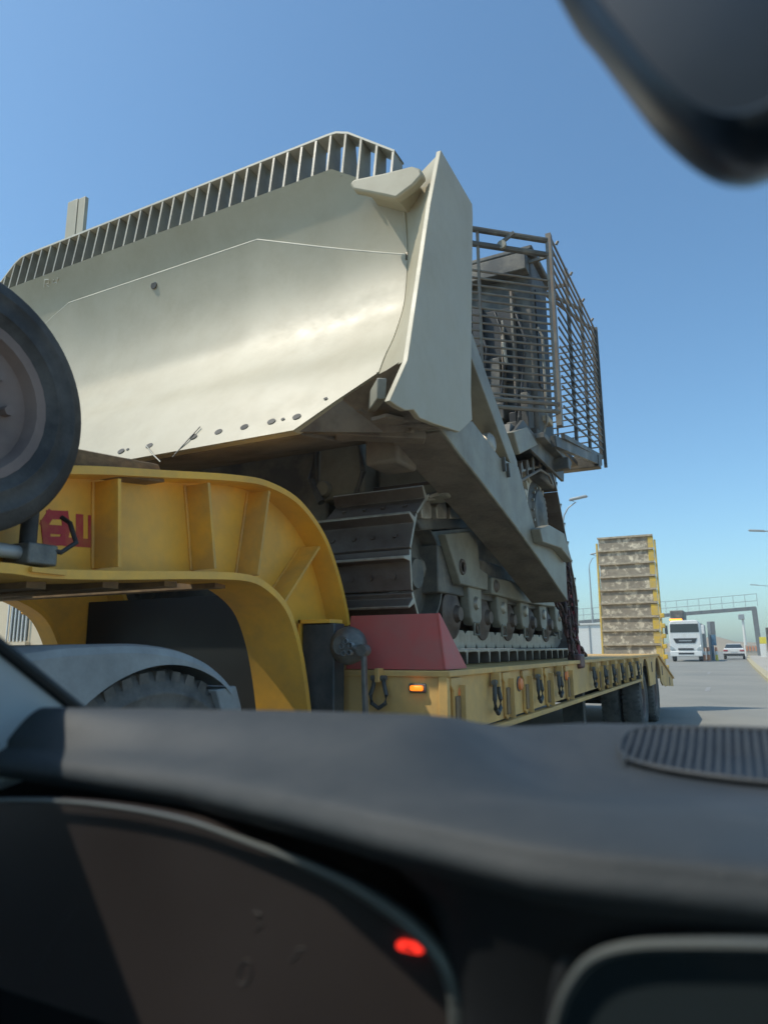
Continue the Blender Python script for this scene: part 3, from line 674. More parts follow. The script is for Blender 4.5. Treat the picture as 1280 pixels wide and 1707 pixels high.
# undercarriage
for s in (1, -1):
    def X_(v): return v if s > 0 else 2 * UC - v
    uc = empty('roller_frame', (0, 0, 0), dz)
    for (cy, cz, r), nm in ((IF_, 'idler'), (IR_, 'idler')):
        MB().lathe([(.001, .13), (.09, .13), (.10, .10), (.14, .09), (r * .62, .05), (r * .78, .06), (r - .10, .11), (r - .125, .16), (r - .14, .16), (r - .14, -.16), (.001, -.16)], (X_(xc), cy, cz), 0, 40).build(nm, m_dgrey, uc, smooth=True, angle=40)
    cy, cz, r = SP_; sp_ = MB(); nt = 22
    ring = []
    for k in range(nt * 4):
        t = 2 * math.pi * k / (nt * 4); rr = r - .03 - (.075 if k % 4 in (0, 1) else 0); ring.append((cy + rr * math.cos(t), cz + rr * math.sin(t)))
    sp_.prism(ring, X_(xc - .05), X_(xc + .17), 0); sp_.build('sprocket', m_edge, uc)
    MB().lathe([(r - .13, .17), (r - .15, .18), (r * .55, .19), (r * .5, .215), (r * .42, .22), (r * .3, .22), (r * .22, .24), (.001, .24)], (X_(xc), cy, cz), 0, 40).build('final_drive', m_dgrey, uc, smooth=True, angle=35)
    for k in range(16):
        t = k * math.pi / 8; MB().lathe([(.014, .19), (.014, .21), (.001, .21)], (X_(xc), cy + r * .56 * math.cos(t), cz + r * .56 * math.sin(t)), 0, 6).build('drive_bolt', m_shiny, uc)
    # rollers
    for k in range(5):
        yy = 4.28 + k * .62
        MB().lathe([(.001, .22), (.045, .22), (.06, .19), (.10, .185), (.115, .17), (.14, .165), (.165, .155), (.165, .11), (.13, .10), (.13, -.10), (.165, -.11), (.165, -.16), (.001, -.16)], (X_(xc), yy, 1.375), 0, 24).build('roller', m_track, uc, smooth=True, angle=40)
        MB().prism([(yy + .20, 1.36), (yy + .25, 1.31), (yy + .38, 1.31), (yy + .43, 1.36), (yy + .44, 1.58), (yy + .17, 1.58)], X_(xc + .14), X_(xc + .215), 0).build('roller_guard', m_khaki, uc, .012)
        MB().lathe([(.001, .02), (.035, .02), (.05, 0), (.05, -.02)], (X_(xc + .215), yy + .31, 1.46), 0, 14).build('guard_boss', m_shiny, uc, smooth=True)
        MB().tube([(X_(xc + .215), yy + .26, 1.325), (X_(xc + .215), yy + .36, 1.325), (X_(xc + .215), yy + .36, 1.245), (X_(xc + .215), yy + .26, 1.245), (X_(xc + .215), yy + .26, 1.325)], .009, 6).build('step_ring', m_khaki, uc)
    PXp = TXO - .06
    def pp(q): return YZ(*q, PXp)
    MB().prism([pp(q) for q in [(743, 890), (794, 884), (800, 948), (813, 957), (813, 984), (768, 974)]], X_(PXp), X_(PXp - .06), 0).build('front_yoke', m_khaki, uc, .008)
    yb, zb2 = pp((770, 945)); MB().lathe([(.001, 0), (.03, 0), (.035, .01), (.05, .012), (.055, 0)], (X_(PXp), yb, zb2), 0, 18).build('yoke_boss', m_track, uc, smooth=True)
    MB().prism([pp(q) for q in [(818, 962), (858, 970), (905, 985), (928, 1000), (926, 1012), (905, 1010), (872, 1004), (842, 996), (818, 990)]], X_(PXp + .01), X_(PXp - .08), 0).build('frame_rail', m_khaki, uc, .01)
    MB().add([(X_(PXp), *pp((818, 966))), (X_(PXp), *pp((905, 986))), (X_(PXp - .3), *pp((868, 938))), (X_(PXp - .3), *pp((800, 900)))], [(0, 1, 2, 3)]).build('sloping_guard', m_khaki, uc)
    MB().box(*sorted((X_(TXO - .12), X_(TXI + .12))), 4.0, 6.7, 1.5, 1.80).build('frame_beam', m_dgrey, uc, .01)
    for px, py in ((832, 985), (890, 992)):
        yb, zb2 = pp((px - 8, py - 8)); MB().lathe([(.001, .02), (.03, .02), (.045, .005), (.05, 0)], (X_(PXp + .012), yb, zb2), 0, 14).build('rail_boss', m_track, uc, smooth=True)
    for px in (717, 742, 764, 785):
        q = [pp(v) for v in [(px - 8, 864), (px - 9, 845), (px - 4, 833), (px + 4, 834), (px + 8, 846), (px + 8, 864)]]
        MB().prism(q, X_(PXp - .02), X_(PXp - .08), 0).build('guide_pad', m_shiny, uc, .008)
    MB().tube([(X_(PXp), *pp((708, 832))), (X_(PXp), *pp((770, 826)))], .014, 6).build('guide_rail', m_khaki, uc)
    for px in (724, 746): MB().bar((X_(PXp), *pp((px, 826))), (X_(PXp), *pp((px, 804))), .014, .014).build('guide_stud', m_shiny, uc)
    # idler recoil tube, carrier bracket
    MB().tube([(X_(xc), 3.75, 1.62), (X_(xc), 4.6, 1.72)], .10, 14).build('recoil_tube', m_shiny, uc, smooth=True)
    MB().prism([pp(q) for q in [(705, 862), (788, 862), (790, 880), (716, 882)]], X_(PXp - .05), X_(PXp - .4), 0).build('carrier_beam', m_dgrey, uc, .01)
# body
bd = empty('body', (0, 0, 0), dz)
MB().box(DC - .72, DC + .72, 3.85, 6.2, 2.2, 3.55).build('engine_hood', m_khaki, bd, .03)
MB().box(DC - .95, DC + .95, 3.72, 3.86, 1.9, 3.4).build('radiator_guard', m_dgrey, bd, .02)
MB().box(TXI - .1 - 1.9, TXI - .05, 3.9, 7.2, 1.45, 2.75).build('belly', m_dgrey, bd, .02)
xb0, zb0 = XZ(528, 836, 3.62); xb1, zb1 = XZ(606, 752, 3.62)
MB().box(xb0, xb1, 3.62, 3.85, zb0, zb1 + .25).build('front_cover', m_khaki, bd, .03)
xb2, _ = XZ(742, 800, 3.7); MB().box(xb1 + .03, xb2, 3.75, 3.95, 2.05, 2.55).build('front_cover', m_khaki, bd, .02)
MB().tube([(xb0 + .02, 3.60, zb1 + .1), (xb0 - .03, 3.6, (zb0 + zb1) / 2), (xb0 + .06, 3.58, zb0 - .02)], .025, 10).build('hose', m_dgrey, bd, smooth=True)
MB().tube([(xb1 - .03, 3.60, zb1 + .12), (xb1 + .02, 3.58, (zb0 + zb1) / 2), (xb1 - .05, 3.6, zb0)], .018, 10).build('hose', m_dgrey, bd, smooth=True)
MB().lathe([(.001, -.03), (.045, -.03), (.055, 0), (.055, .02)], (xb0 + .06, 3.61, zb0 + .07), 1, 16).build('pin_boss', m_khaki, bd, smooth=True)
for sx in (-1, 1):
    MB().tube([(DC + sx * .62, 3.75, 3.55), (DC + sx * .62, 3.35, 2.75)], .07, 14).build('lift_cylinder', m_khaki, bd, smooth=True)
    MB().box(DC + sx * .62 - .11, DC + sx * .62 + .11, 3.68, 3.95, 3.3, 3.75).build('cylinder_yoke', m_khaki, bd, .02)
# cab
cab = empty('cab', (0, 0, 0), dz)
CX0, CX1 = 2 * DC + 1.55, -1.55
MB().box(CX0, CX1, 6.35, 7.0, 2.75, 5.08).build('cab_shell', m_dgrey, cab, .03)
MB().box(CX0 - .05, CX1 + .05, 6.25, 7.1, 5.08, 5.14).build('cab_roof', m_dgrey, cab, .02)
for (x0, x1, z0_, z1_) in ((CX1 - .55, CX1 - .12, 3.75, 4.55), (CX1 - 1.5, CX1 - .65, 3.75, 4.55)):
    MB().box(x0, x1, 6.325, 6.345, z0_, z1_).build('window', m_grill, cab, .005)
for (y0_, y1_) in ((6.45, 6.9),): MB().box(CX1 + .003, CX1 + .015, y0_, y1_, 3.7, 4.75).build('window', m_grill, cab, .005)
for (xa, xb, za, zb9, mm) in ((-1.75, -1.72, 3.2, 4.7, m_bar), (-1.86, -1.84, 3.5, 4.3, m_bar), (-1.98, -1.88, 3.3, 4.0, m_dgrey), (-2.3, -2.22, 3.2, 4.8, m_dgrey), (-1.68, -1.60, 3.1, 3.7, m_grill), (-2.15, -2.05, 3.9, 4.6, m_grill)):
    MB().box(xa, xb, 6.24, 6.34, za, zb9).build('cab_fitting', mm, cab, .01)
MB().box(-2.9, -1.56, 6.2, 6.34, 4.86, 5.05).build('visor', m_dgrey, cab, .01)
MB().tube([(-1.82, 6.2, 4.35), (-1.81, 6.17, 4.1), (-1.80, 6.2, 3.9)], .018, 8).build('grab_handle', m_shiny, cab, smooth=True)
MB().tube([(CX1 + .03, 6.4, 3.2), (CX1 + .07, 6.4, 3.3), (CX1 + .07, 6.4, 4.2), (CX1 + .03, 6.4, 4.3)], .014, 8).build('grab_handle', m_shiny, cab, smooth=True)
# fenders and walkway over the track
MB().prism([(5.0, 2.62), (5.15, 2.92), (6.9, 3.0), (6.9, 2.95), (5.25, 2.86), (5.1, 2.60)], TXI - .15, -1.48, 0).build('fender', m_dgrey, cab, .006)
MB().prism([YZ(*q, -1.45) for q in [(851, 725), (868, 735), (938, 803), (938, 775), (905, 745), (870, 700)]], -1.47, -1.44, 0).build('fender_side', m_dgrey, cab, .005)
MB().prism([YZ(*q, -1.44) for q in [(852, 720), (875, 712), (893, 742), (862, 758)]], -1.52, -1.42, 0).build('tank_corner', m_khaki, cab, .01)
for i, (px, py) in enumerate(((868, 790), (878, 784), (888, 778), (899, 772), (911, 782))):
    y, z = YZ(px, py, -1.5); MB().bar((-1.5, y, z - .06), (-1.5, y, z + .09), .015, .02).build('comb_tooth', m_bar, cab)
ylist = [YZ(px, py, -1.5) for px, py in ((858, 806), (898, 783), (912, 792), (918, 806))]
MB().tube([(-1.49, *p) for p in ylist], .012, 6).build('comb_rail', m_bar, cab, smooth=True)
MB().box(-2.2, -1.36, 5.75, 6.85, 2.95, 3.0).build('walkway', m_dgrey, cab, .006)
MB().bar((-1.34, 6.0, 2.98), (-1.30, 8.2, 3.32), .05, .10).build('stringer', m_dgrey, cab)
MB().box(-3.0, -1.5, 6.9, 7.9, 3.22, 3.27).build('rear_deck', m_dgrey, cab)
MB().box(-2.4, -1.27, 7.95, 8.10, 3.20, 3.34).build('support_beam', m_dgrey, cab, .006)
MB().box(-2.2, -1.30, 6.4, 6.5, 2.82, 2.93).build('support_beam', m_dgrey, cab, .006)
y, z = YZ(900, 703, -1.6); MB().box(-1.75, -1.5, y - .1, y + .12, z - .03, z + .03).build('step_plate', m_ysign if False else m_wall, cab, .005)
for i in range(7):
    MB().tube([(-1.62 - .05 * i, 5.9 + .15 * i, 3.5), (-1.6 - .05 * i, 5.86 + .15 * i, 3.2), (-1.66 - .04 * i, 5.9 + .15 * i, 2.95)], .022, 8).build('hose', m_grill, cab, smooth=True)
for i in range(5): MB().box(-1.95 + .08 * i, -1.85 + .08 * i, 5.95 + .06 * i, 6.1 + .06 * i, 2.95, 3.15 + .05 * (i % 3)).build('bracket', m_dgrey, cab, .01)
for i in range(9):
    xx = -1.62 - .11 * i; zz = 3.05 + .12 * (i % 3)
    MB().box(xx - .035, xx + .035, 6.12 - .03 * (i % 4), 6.32, zz, zz + random.uniform(.15, .5)).build('equipment_box', random.choice([m_dgrey, m_dgrey, m_grill, m_track]), cab, .008)
for i in range(4):
    MB().tube([(-1.6 - .2 * i, 6.28, 3.1), (-1.66 - .2 * i, 6.2, 3.6), (-1.6 - .2 * i, 6.22, 4.1), (-1.72 - .2 * i, 6.28, 4.5)], .016, 8).build('hose', m_grill, cab, smooth=True)
# slat cage
cg = empty('slat_cage', (0, 0, 0), dz)
Bc = Vector((-1.30, 6.02)); dirp = Vector((-.73, -.68)); Ac = Bc + dirp * 1.55
CZ0, CZ1 = 3.26, 4.98
def cagept(t, z): q = Bc + dirp * t; return (q.x, q.y, z)
nb = 17
for i in range(nb):
    z = lerp(CZ0 + .12, CZ1 - .42, i / (nb - 1)); r = .011
    MB().tube([cagept(1.55, z - .02), cagept(0, z)], r, 6).build('slat', m_bar, cg)
for z in (CZ0, CZ0 + .07): MB().tube([cagept(1.55, z - .02), cagept(-.03, z)], .02, 6).build('slat', m_bar, cg)
for z in (CZ1, CZ1 - .15): MB().tube([cagept(1.55, z - .02), cagept(.0, z)], .028, 8).build('top_pipe', m_dgrey, cg, smooth=True)
for t in (.0, .72, 1.4): MB().bar(cagept(t, CZ0 - .03), cagept(t, CZ1), .022, .03).build('upright', m_bar, cg)
SXp = -1.30; SY0, SY1 = 6.12, 8.40
MB().bar((SXp, SY0, 3.15), (SXp, SY0, 5.10), .05, .07).build('corner_upright', m_bar, cg)
for i in range(6):
    z = 4.99 - i * .105; MB().bar((SXp + .02, SY0, z + .06), (SXp + .02, SY1, z + .10), .016, .022).build('slat', m_bar, cg)
for i in range(12):
    z = 4.38 - i * .10; MB().bar((SXp + .02, SY0 + .12, z + .0), (SXp + .02, SY1, z + .10 + i * .012), .014, .018).build('slat', m_dgrey, cg)
for y_ in (SY0 + .75, SY0 + 1.5, SY1 - .02): MB().bar((SXp, y_, 3.10 + (y_ - SY0) * .14), (SXp, y_, 5.13), .03, .05).build('upright', m_dgrey, cg)
for i in range(19):
    z = 4.95 - i * .082; MB().bar((SXp, SY1, z), (2 * DC - SXp, SY1, z - .05), .012, .015).build('slat', m_dgrey, cg)
for i in range(5): MB().bar((SXp - .02 - i * .5, SY1 + .02, 3.35), (SXp - .02 - i * .5, SY1 + .02, 5.0), .02, .03).build('upright', m_dgrey, cg)
MB().bar((SXp + .03, SY1 + .03, 3.30), (SXp + .03, SY1 + .03, 5.13), .035, .035).build('upright', m_dgrey, cg)
MB().bar((SXp, SY0 + .1, 3.08), (SXp, SY1, 3.42), .035, .045).build('bottom_rail', m_dgrey, cg)
for y_ in (6.35, 7.0, 7.65, 8.2):
    MB().tube([(SXp + .02, y_, 5.12), (SXp + .04, y_, 5.15)], .015, 8).build('clamp', m_bar, cg, smooth=True)
    MB().bar((CX1 - .05, min(y_, 6.95), 5.0), (SXp, y_, 5.02), .03, .03).build('stay', m_bar, cg)
pl = on(1, 6.0, 852, 418)
wl_ = empty('work_lamp', (0, 0, 0), dz)
MB().lathe([(.001, -.04), (.042, -.04), (.045, -.02), (.03, .03), (.001, .04)], (pl.x, 5.7, pl.z - .12), 1, 16).build('lamp_body', m_khaki, wl_, smooth=True)
MB().bar((pl.x, 5.72, pl.z - .06), (pl.x + .10, 5.75, pl.z + .02), .03, .03).build('lamp_arm', m_dgrey, wl_)

# chain hanging behind the track
ch = thing('binding_chain', 'dark binding chain hanging from the dozer track down to the deck', 'chain')
lkm = MB(); pts = []
for k in range(17):
    t = 2 * math.pi * k / 16; pts.append((0, .022 * math.cos(t), .036 * math.sin(t) + (.014 if math.sin(t) > 0 else -.014)))
lkm.tube(pts, .011, 6); lko = lkm.build('link', m_chain, None, smooth=True)
for kk, path in enumerate(([(-1.36, 5.95, 1.62), (-1.33, 6.05, 1.3), (-1.28, 6.15, 1.05)], [(-1.34, 5.75, 1.55), (-1.32, 6.2, 1.25), (-1.30, 6.55, 1.10)], [(-1.35, 6.3, 1.9), (-1.33, 6.35, 1.5), (-1.31, 6.35, 1.1)], [(-1.33, 6.0, 1.75), (-1.30, 5.95, 1.4), (-1.29, 6.0, 1.08)])):
    n = 12
    for k in range(n):
        t = k / (n - 1) * (len(path) - 1); i = min(int(t), len(path) - 2); p = Vector(path[i]).lerp(Vector(path[i + 1]), t - i)
        d = (Vector(path[i + 1]) - Vector(path[i])).normalized()
        o = inst(lko, ch, p, None); o.rotation_mode = 'QUATERNION'; o.rotation_quaternion = d.to_track_quat('Z', 'Y') @ Matrix.Rotation((k % 2) * math.pi / 2 + .3, 4, 'Z').to_quaternion()
bpy.data.objects.remove(lko)
MB().tube([(-1.40, 6.35, 1.85), (-1.36, 6.42, 1.6), (-1.33, 6.42, 1.35), (-1.29, 6.30, 1.09)], [.014, .018, .016, .014], 6).build('strap', m_redchain, ch, smooth=True)
MB().box(-1.33, -1.22, 6.0, 6.2, .98, 1.10).build('hook', m_chain, ch, .02)

# ------------------------------------------------------------------ tractor unit under the neck
tu = thing('tractor_unit', 'truck tractor with grey mudguard over its rear wheel under the gooseneck', 'truck')
FXO = -1.76
WY, WZ, WR = 1.80, .555, .535
tw = make_tyre(tu, (FXO - .16, WY, WZ), WR, .30, .30, m_rubdust, m_rim, 1, True, 56, .02)
copy_tree(tw, tu, (FXO - .16, WY - 1.36, WZ))
for yy in (WY, WY - 1.36):
    copy_tree(tw, tu, (2 * TC - FXO + .16, yy, WZ))
    MB().tube([(2 * TC - FXO, yy, WZ), (FXO - .1, yy, WZ)], .09, 10).build('axle', m_black, tu, smooth=True)
def fender(x0, x1, name):
    e = empty(name, (0, 0, 0), tu)
    path = []
    yr, zr = YZ(388, 1143, x1); 
    prof_ = [(388, 1143), (372, 1124), (345, 1102), (310, 1086), (270, 1077), (225, 1073), (170, 1074), (110, 1077), (60, 1083), (0, 1092)]
    path = [YZ(*q, x1) for q in prof_]
    path = smoothpath(path, 4); path.append((path[-1][0] - .35, path[-1][1] - .02)); path.append((path[-1][0] - .35, path[-1][1] - .12))
    rows = [[(x0, y, z), (x1 - .03, y, z), (x1 - .008, y, z - .008), (x1, y, z - .03)] for y, z in path]
    inner = []
    icirc = lambda y, c: (WR + .014) ** 2 - (y - c) ** 2
    skirt = []
    for (y, z) in path:
        v1 = icirc(y, WY); v0 = icirc(y, WY - 1.36); zz = .80
        if v1 > 0: zz = max(zz, WZ + math.sqrt(v1))
        if v0 > 0: zz = max(zz, WZ + math.sqrt(v0))
        skirt.append([(x1, y, z - .03), (x1, y, min(z - .035, zz))])
    MB().grid(rows).build('top_panel', m_fender, e, smooth=True, angle=50)
    MB().grid(skirt).build('side_skirt', m_fender, e)
    return e, path
fe, fpath = fender(FXO - .55, FXO + .02, 'mudguard')
yq, zq = YZ(375, 1160, FXO)
MB().prism([YZ(*q, FXO) for q in [(356, 1150), (389, 1143), (398, 1178), (397, 1215), (372, 1215)]], FXO - .5, FXO + .015, 0).build('mudguard_flap', m_fender, fe, .006)
yq, zq = YZ(300, 1085, FXO)
for xx in (TC - .42, TC + .42): MB().box(xx - .04, xx + .04, -4.0, 2.45, .82, 1.1).build('chassis_rail', m_black, tu, .005)
MB().box(TC - .5, TC + .5, .5, 1.5, 1.16, 1.24).build('fifth_wheel', m_black, tu, .02)
MB().box(TC - .46, TC + .46, 2.4, 2.46, .8, 1.12).build('rear_cross_member', m_black, tu, .005)
MB().box(TC - 1.15, TC + 1.15, 2.52, 2.60, .55, .70).build('bumper_bar', m_tanworn, tu, .01)
for xx in (TC - .9, TC + .9): MB().box(xx - .14, xx + .14, 2.44, 2.52, .72, .85).build('rear_lamp', m_tail, tu, .01)
MB().box(TC - .38, TC + .38, .2, 2.4, .85, 1.05).build('air_tank', m_black, tu, .04)
cabt = empty('cab', (0, 0, 0), tu)
MB().prism([(-3.9, .55), (-3.85, 1.6), (-3.55, 3.1), (-3.3, 3.45), (-1.75, 3.5), (-1.6, 3.3), (-1.6, 1.0), (-1.9, .6)], 2 * TC - FXO + .02, FXO - .02, 0).build('cab_shell', m_white, cabt, .06)
MB().prism([(-3.45, 1.95), (-3.3, 2.75), (-2.5, 2.75), (-2.4, 1.95)], FXO - .025, FXO - .012, 0).build('side_window', m_glassd, cabt, .01)
tw3 = copy_tree(tw, tu, (FXO - .18, -2.7, WZ)); copy_tree(tw, tu, (2 * TC - FXO + .18, -2.7, WZ))
MB().box(FXO - .6, FXO - .05, -1.3, -.1, .55, 1.1).build('fuel_tank', m_steelg, tu, .08)

# ------------------------------------------------------------------ background things
bw = thing('cream_building', 'cream plastered building with a barred window beyond the gooseneck', 'building')
BY = 9.5
MB().box(-30, -10.9, BY, BY + 8, -.02, 4.2).build('wall', m_wall, bw)
wx_0, wz_1 = XZ(24, 1030, BY); wx_1, wz_0 = XZ(46, 1068, BY)
wx_0 -= .1
win = MB().box(wx_0, wx_1, BY - .01, BY + .02, wz_0, wz_1 + .5).build('window', m_glassd, bw)
for i in range(6): MB().tube([(lerp(wx_0, wx_1, i / 5), BY - .06, wz_0 - .02), (lerp(wx_0, wx_1, i / 5), BY - .06, wz_1 + .5)], .018, 6).build('window_bar', m_white, win)
MB().box(wx_0 - .1, wx_1 + .1, BY - .12, BY, wz_0 - .1, wz_0 - .03).build('window_sill', m_wall, win)
MB().box(-30, -10.8, BY - .06, BY - .0, -.02, .55).build('plinth', m_conc, bw)
MB().box(-30.1, -10.8, BY - .1, BY + 8.1, 4.2, 4.35).build('parapet', m_wall, bw)

wc = thing('site_cabin', 'low white panelled cabin beside the road behind the trailer', 'cabin')
cbx, cbz = XZ(1001, 1041, 36); cbl = cbx - 9
MB().box(cbl, cbx, 36, 39, 0, cbz).build('wall', m_cabin, wc, .01)
for i in range(9): MB().box(cbx - .6 - i * 1.0, cbx - .55 - i * 1.0, 35.96, 36.0, .1, cbz - .05).build('panel_seam', m_steelg, wc)
MB().box(cbx, cbx + .45, 36.2, 36.9, .05, cbz - .75).build('side_unit', m_cabin, wc, .02)
MB().box(cbl - .05, cbx + .05, 35.93, 39.05, cbz, cbz + .08).build('roof', m_cabin, wc)

def street_lamp(x, y, h, arm, label, h2=None):
    t = thing('street_lamp', label, 'street lamp', 'street lamps along the road', (x, y, 0))
    MB().tube([(0, 0, 0), (0, 0, h * .5), (0, 0, h * .86)], [.08, .06, .045], 10).build('pole', m_steelg, t, smooth=True)
    s = 1 if arm > 0 else -1
    MB().tube([(0, 0, h * .86), (s * .05, 0, h * .9), (s * .25, 0, h * .945), (s * .6, 0, h * .975), (arm - s * .7, 0, h * .99)], .032, 8).build('arm', m_steelg, t, smooth=True)
    MB().prism([(arm - s * .75, h * .985), (arm - s * .7, h * .99 + .06), (arm, h + .07), (arm + s * .05, h + .02), (arm, h - .02)], -.12, .12, 1).build('lamp_head', m_steelg, t, .02)
    MB().box(-.2, .2, -.2, .2, 0, .35).build('base', m_conc, t, .03)
p = on(1, 30, 938, 870); q = on(1, 30, 977, 828); street_lamp(p.x, 30, q.z, q.x - p.x, 'tall street lamp whose arm shows beside the dozer cage')
p = on(1, 56, 996, 1050); q = on(1, 56, 992, 922); street_lamp(p.x - .35, 56, q.z, .9, 'street lamp rising just beside the raised ramp')
q = on(1, 42, 1248, 885); street_lamp(q.x + 2.6, 42, q.z, -2.6, 'street lamp on the pavement with its arm over the kerb')
q = on(1, 84, 1250, 975); street_lamp(q.x + 2.2, 84, q.z, -2.2, 'distant street lamp standing beside the gantry leg')

gt = thing('road_gantry', 'grey steel sign gantry with mesh railing spanning the road', 'gantry')
GY = 92
gxr, gz = XZ(1256, 1014, GY); gxl, gz2 = XZ(1130, 1024, GY)
sl = (gz - gz2) / (gxr - gxl)
def gzx(x): return gz + (x - gxr) * sl
XE = gxr - 22
MB().bar((XE, GY, gzx(XE)), (gxr + .2, GY, gz), .5, .42).build('beam', m_gantry, gt)
bxr, _ = XZ(1266, 1084, GY)
MB().bar((gxr, GY, gz + .1), (bxr, GY, 0), .55, .5).build('leg', m_gantry, gt)
MB().bar((XE, GY, gzx(XE)), (XE, GY, 0), .5, .5).build('leg', m_gantry, gt)
for dz_ in (.85, 1.65): MB().bar((XE, GY - .4, gzx(XE) + dz_), (gxr + .4, GY - .4, gz + dz_), .05, .06).build('rail', m_steelg, gt)
for i in range(19):
    x = lerp(XE, gxr + .4, i / 18); MB().bar((x, GY - .4, gzx(x) + .15), (x, GY - .4, gzx(x) + 1.65), .05, .06).build('baluster', m_steelg, gt)

# oncoming truck
ot = thing('cargo_truck', 'white cargo truck with amber beacons coming down the road', 'truck')
OY = 62.0
ox0, _ = XZ(1112, 1060, OY); ox1, _ = XZ(1170, 1060, OY)
oz = lambda py: XZ(1140, py, OY)[1]
ocx = (ox0 + ox1) / 2; hwT = (ox1 - ox0) / 2 * .92
zr = oz(1034)
MB().prism([(ocx - hwT, .65), (ocx - hwT, 2.2), (ocx - hwT * .95, zr - .25), (ocx - hwT * .8, zr), (ocx + hwT * .8, zr), (ocx + hwT * .95, zr - .25), (ocx + hwT, 2.2), (ocx + hwT, .65)], OY, OY + 2.2, 1).build('cab_shell', m_white, ot, .08)
MB().prism([(ocx - hwT * .9, oz(1054)), (ocx - hwT * .88, oz(1040)), (ocx + hwT * .88, oz(1040)), (ocx + hwT * .9, oz(1054))], OY - .03, OY + .0, 1).build('windscreen', m_glassd, ot, .01)
MB().prism([(ocx - hwT * .75, oz(1064)), (ocx + hwT * .75, oz(1064)), (ocx + hwT * .6, oz(1072)), (ocx - hwT * .6, oz(1072))], OY - .04, OY, 1).build('grille', m_grill, ot, .01)
MB().box(ocx - hwT * .4, ocx + hwT * .4, OY - .055, OY - .04, oz(1069), oz(1067)).build('badge', m_steelg, ot)
for (a, c) in ((1080.5, 1083.5), (1088, 1091)): MB().box(ocx - hwT * .48, ocx + hwT * .48, OY - .09, OY - .0, oz(c), oz(a)).build('air_intake', m_grill, ot, .01)
MB().box(ocx - hwT, ocx + hwT, OY - .07, OY + .3, .42, oz(1085)).build('bumper', m_white, ot, .06)
for s in (-1, 1):
    MB().prism([(ocx + s * hwT * .66, oz(1083)), (ocx + s * hwT * .98, oz(1083)), (ocx + s * hwT * .98, oz(1076)), (ocx + s * hwT * .74, oz(1080))], OY - .09, OY - .0, 1).build('headlight', m_head, ot, .01)
    MB().box(ocx + s * (hwT + .18) - .11, ocx + s * (hwT + .18) + .11, OY + .05, OY + .2, oz(1057), oz(1042)).build('wing_mirror', m_grill if s < 0 else m_white, ot, .03)
    make_tyre(ot, (ocx + s * (hwT - .2), OY + 1.2, .5), .5, .3, .29, m_rubber, m_rim, s, False, 24)
MB().box(ocx - hwT * .9, ocx - hwT * .1, OY + .3, OY + .5, zr, zr + .16).build('beacon_bar', m_beacon, ot, .03)
MB().box(ocx - hwT * 1.0, ocx + hwT * 1.0, OY + 2.5, OY + 9, 1.1, zr - .2).build('cargo_body', m_gantry, ot, .03)
MB().box(ocx - hwT * 1.0, ocx - hwT * .1, OY + 2.6, OY + 6, zr - .2, zr + .95).build('load', m_dgrey, ot, .08)
MB().box(ocx - hwT * .7, ocx + hwT * .8, OY + .1, OY + 9, .6, .95).build('chassis', m_black, ot)

# white car seen from behind
ca = thing('white_sedan', 'white sedan driving away towards the gantry', 'car')
CY = 74.0
cxl, _ = XZ(1205, 1090, CY); cxr, _ = XZ(1241, 1090, CY); cc = (cxl + cxr) / 2; ch_ = (cxr - cxl) / 2
secs = [(0, 1.0, .55, .95), (.12, 1.0, .38, 1.02), (.9, 1.0, .3, 1.05), (1.3, .96, .3, 1.1), (3.2, .98, .3, 1.0), (4.2, .95, .35, .8), (4.4, .85, .45, .7)]
rows = [[(cc - ch_ * w, CY + y, zb_), (cc - ch_ * w, CY + y, lerp(zb_, zt_, .7)), (cc - ch_ * w * .9, CY + y, zt_), (cc + ch_ * w * .9, CY + y, zt_), (cc + ch_ * w, CY + y, lerp(zb_, zt_, .7)), (cc + ch_ * w, CY + y, zb_), (cc - ch_ * w, CY + y, zb_)] for y, w, zb_, zt_ in secs]
mb = MB().grid(rows); mb.add(rows[0][:6], [tuple(range(6))]); mb.add(rows[-1][:6], [tuple(range(6))]); mb.build('body', m_white, ca, .04, angle=50)
gl = [[(cc - ch_ * .86, CY + .55, 1.02), (cc + ch_ * .86, CY + .55, 1.02)], [(cc - ch_ * .66, CY + 1.25, 1.40), (cc + ch_ * .66, CY + 1.25, 1.40)], [(cc - ch_ * .66, CY + 2.3, 1.45), (cc + ch_ * .66, CY + 2.3, 1.45)], [(cc - ch_ * .86, CY + 3.1, 1.0), (cc + ch_ * .86, CY + 3.1, 1.0)]]
MB().grid(gl[:2]).build('rear_window', m_glassd, ca); MB().grid(gl[1:3]).build('roof', m_white, ca); MB().grid(gl[2:]).build('windscreen', m_glassd, ca)
for s in (-1, 1):
    MB().add([(cc + s * ch_ * .86, CY + .55, 1.02), (cc + s * ch_ * .66, CY + 1.25, 1.40), (cc + s * ch_ * .66, CY + 2.3, 1.45), (cc + s * ch_ * .86, CY + 3.1, 1.0)], [(0, 1, 2, 3)]).build('side_window', m_glassd, ca)
    MB().box(*sorted((cc + s * ch_ * .55, cc + s * ch_ * .97)), CY - .03, CY + .05, .74, .88).build('tail_light', m_tail, ca, .02)
    for yy in (.9, 3.5): make_tyre(ca, (cc + s * (ch_ - .1), CY + yy, .33), .33, .2, .2, m_rubber, m_steelg, s, False, 20)
MB().box(cc - ch_ * .98, cc + ch_ * .98, CY - .06, CY + .2, .36, .55).build('bumper', m_grill, ca, .04)
MB().box(cc - .26, cc + .26, CY - .035, CY + .0, .68, .8).build('number_plate', m_white, ca)

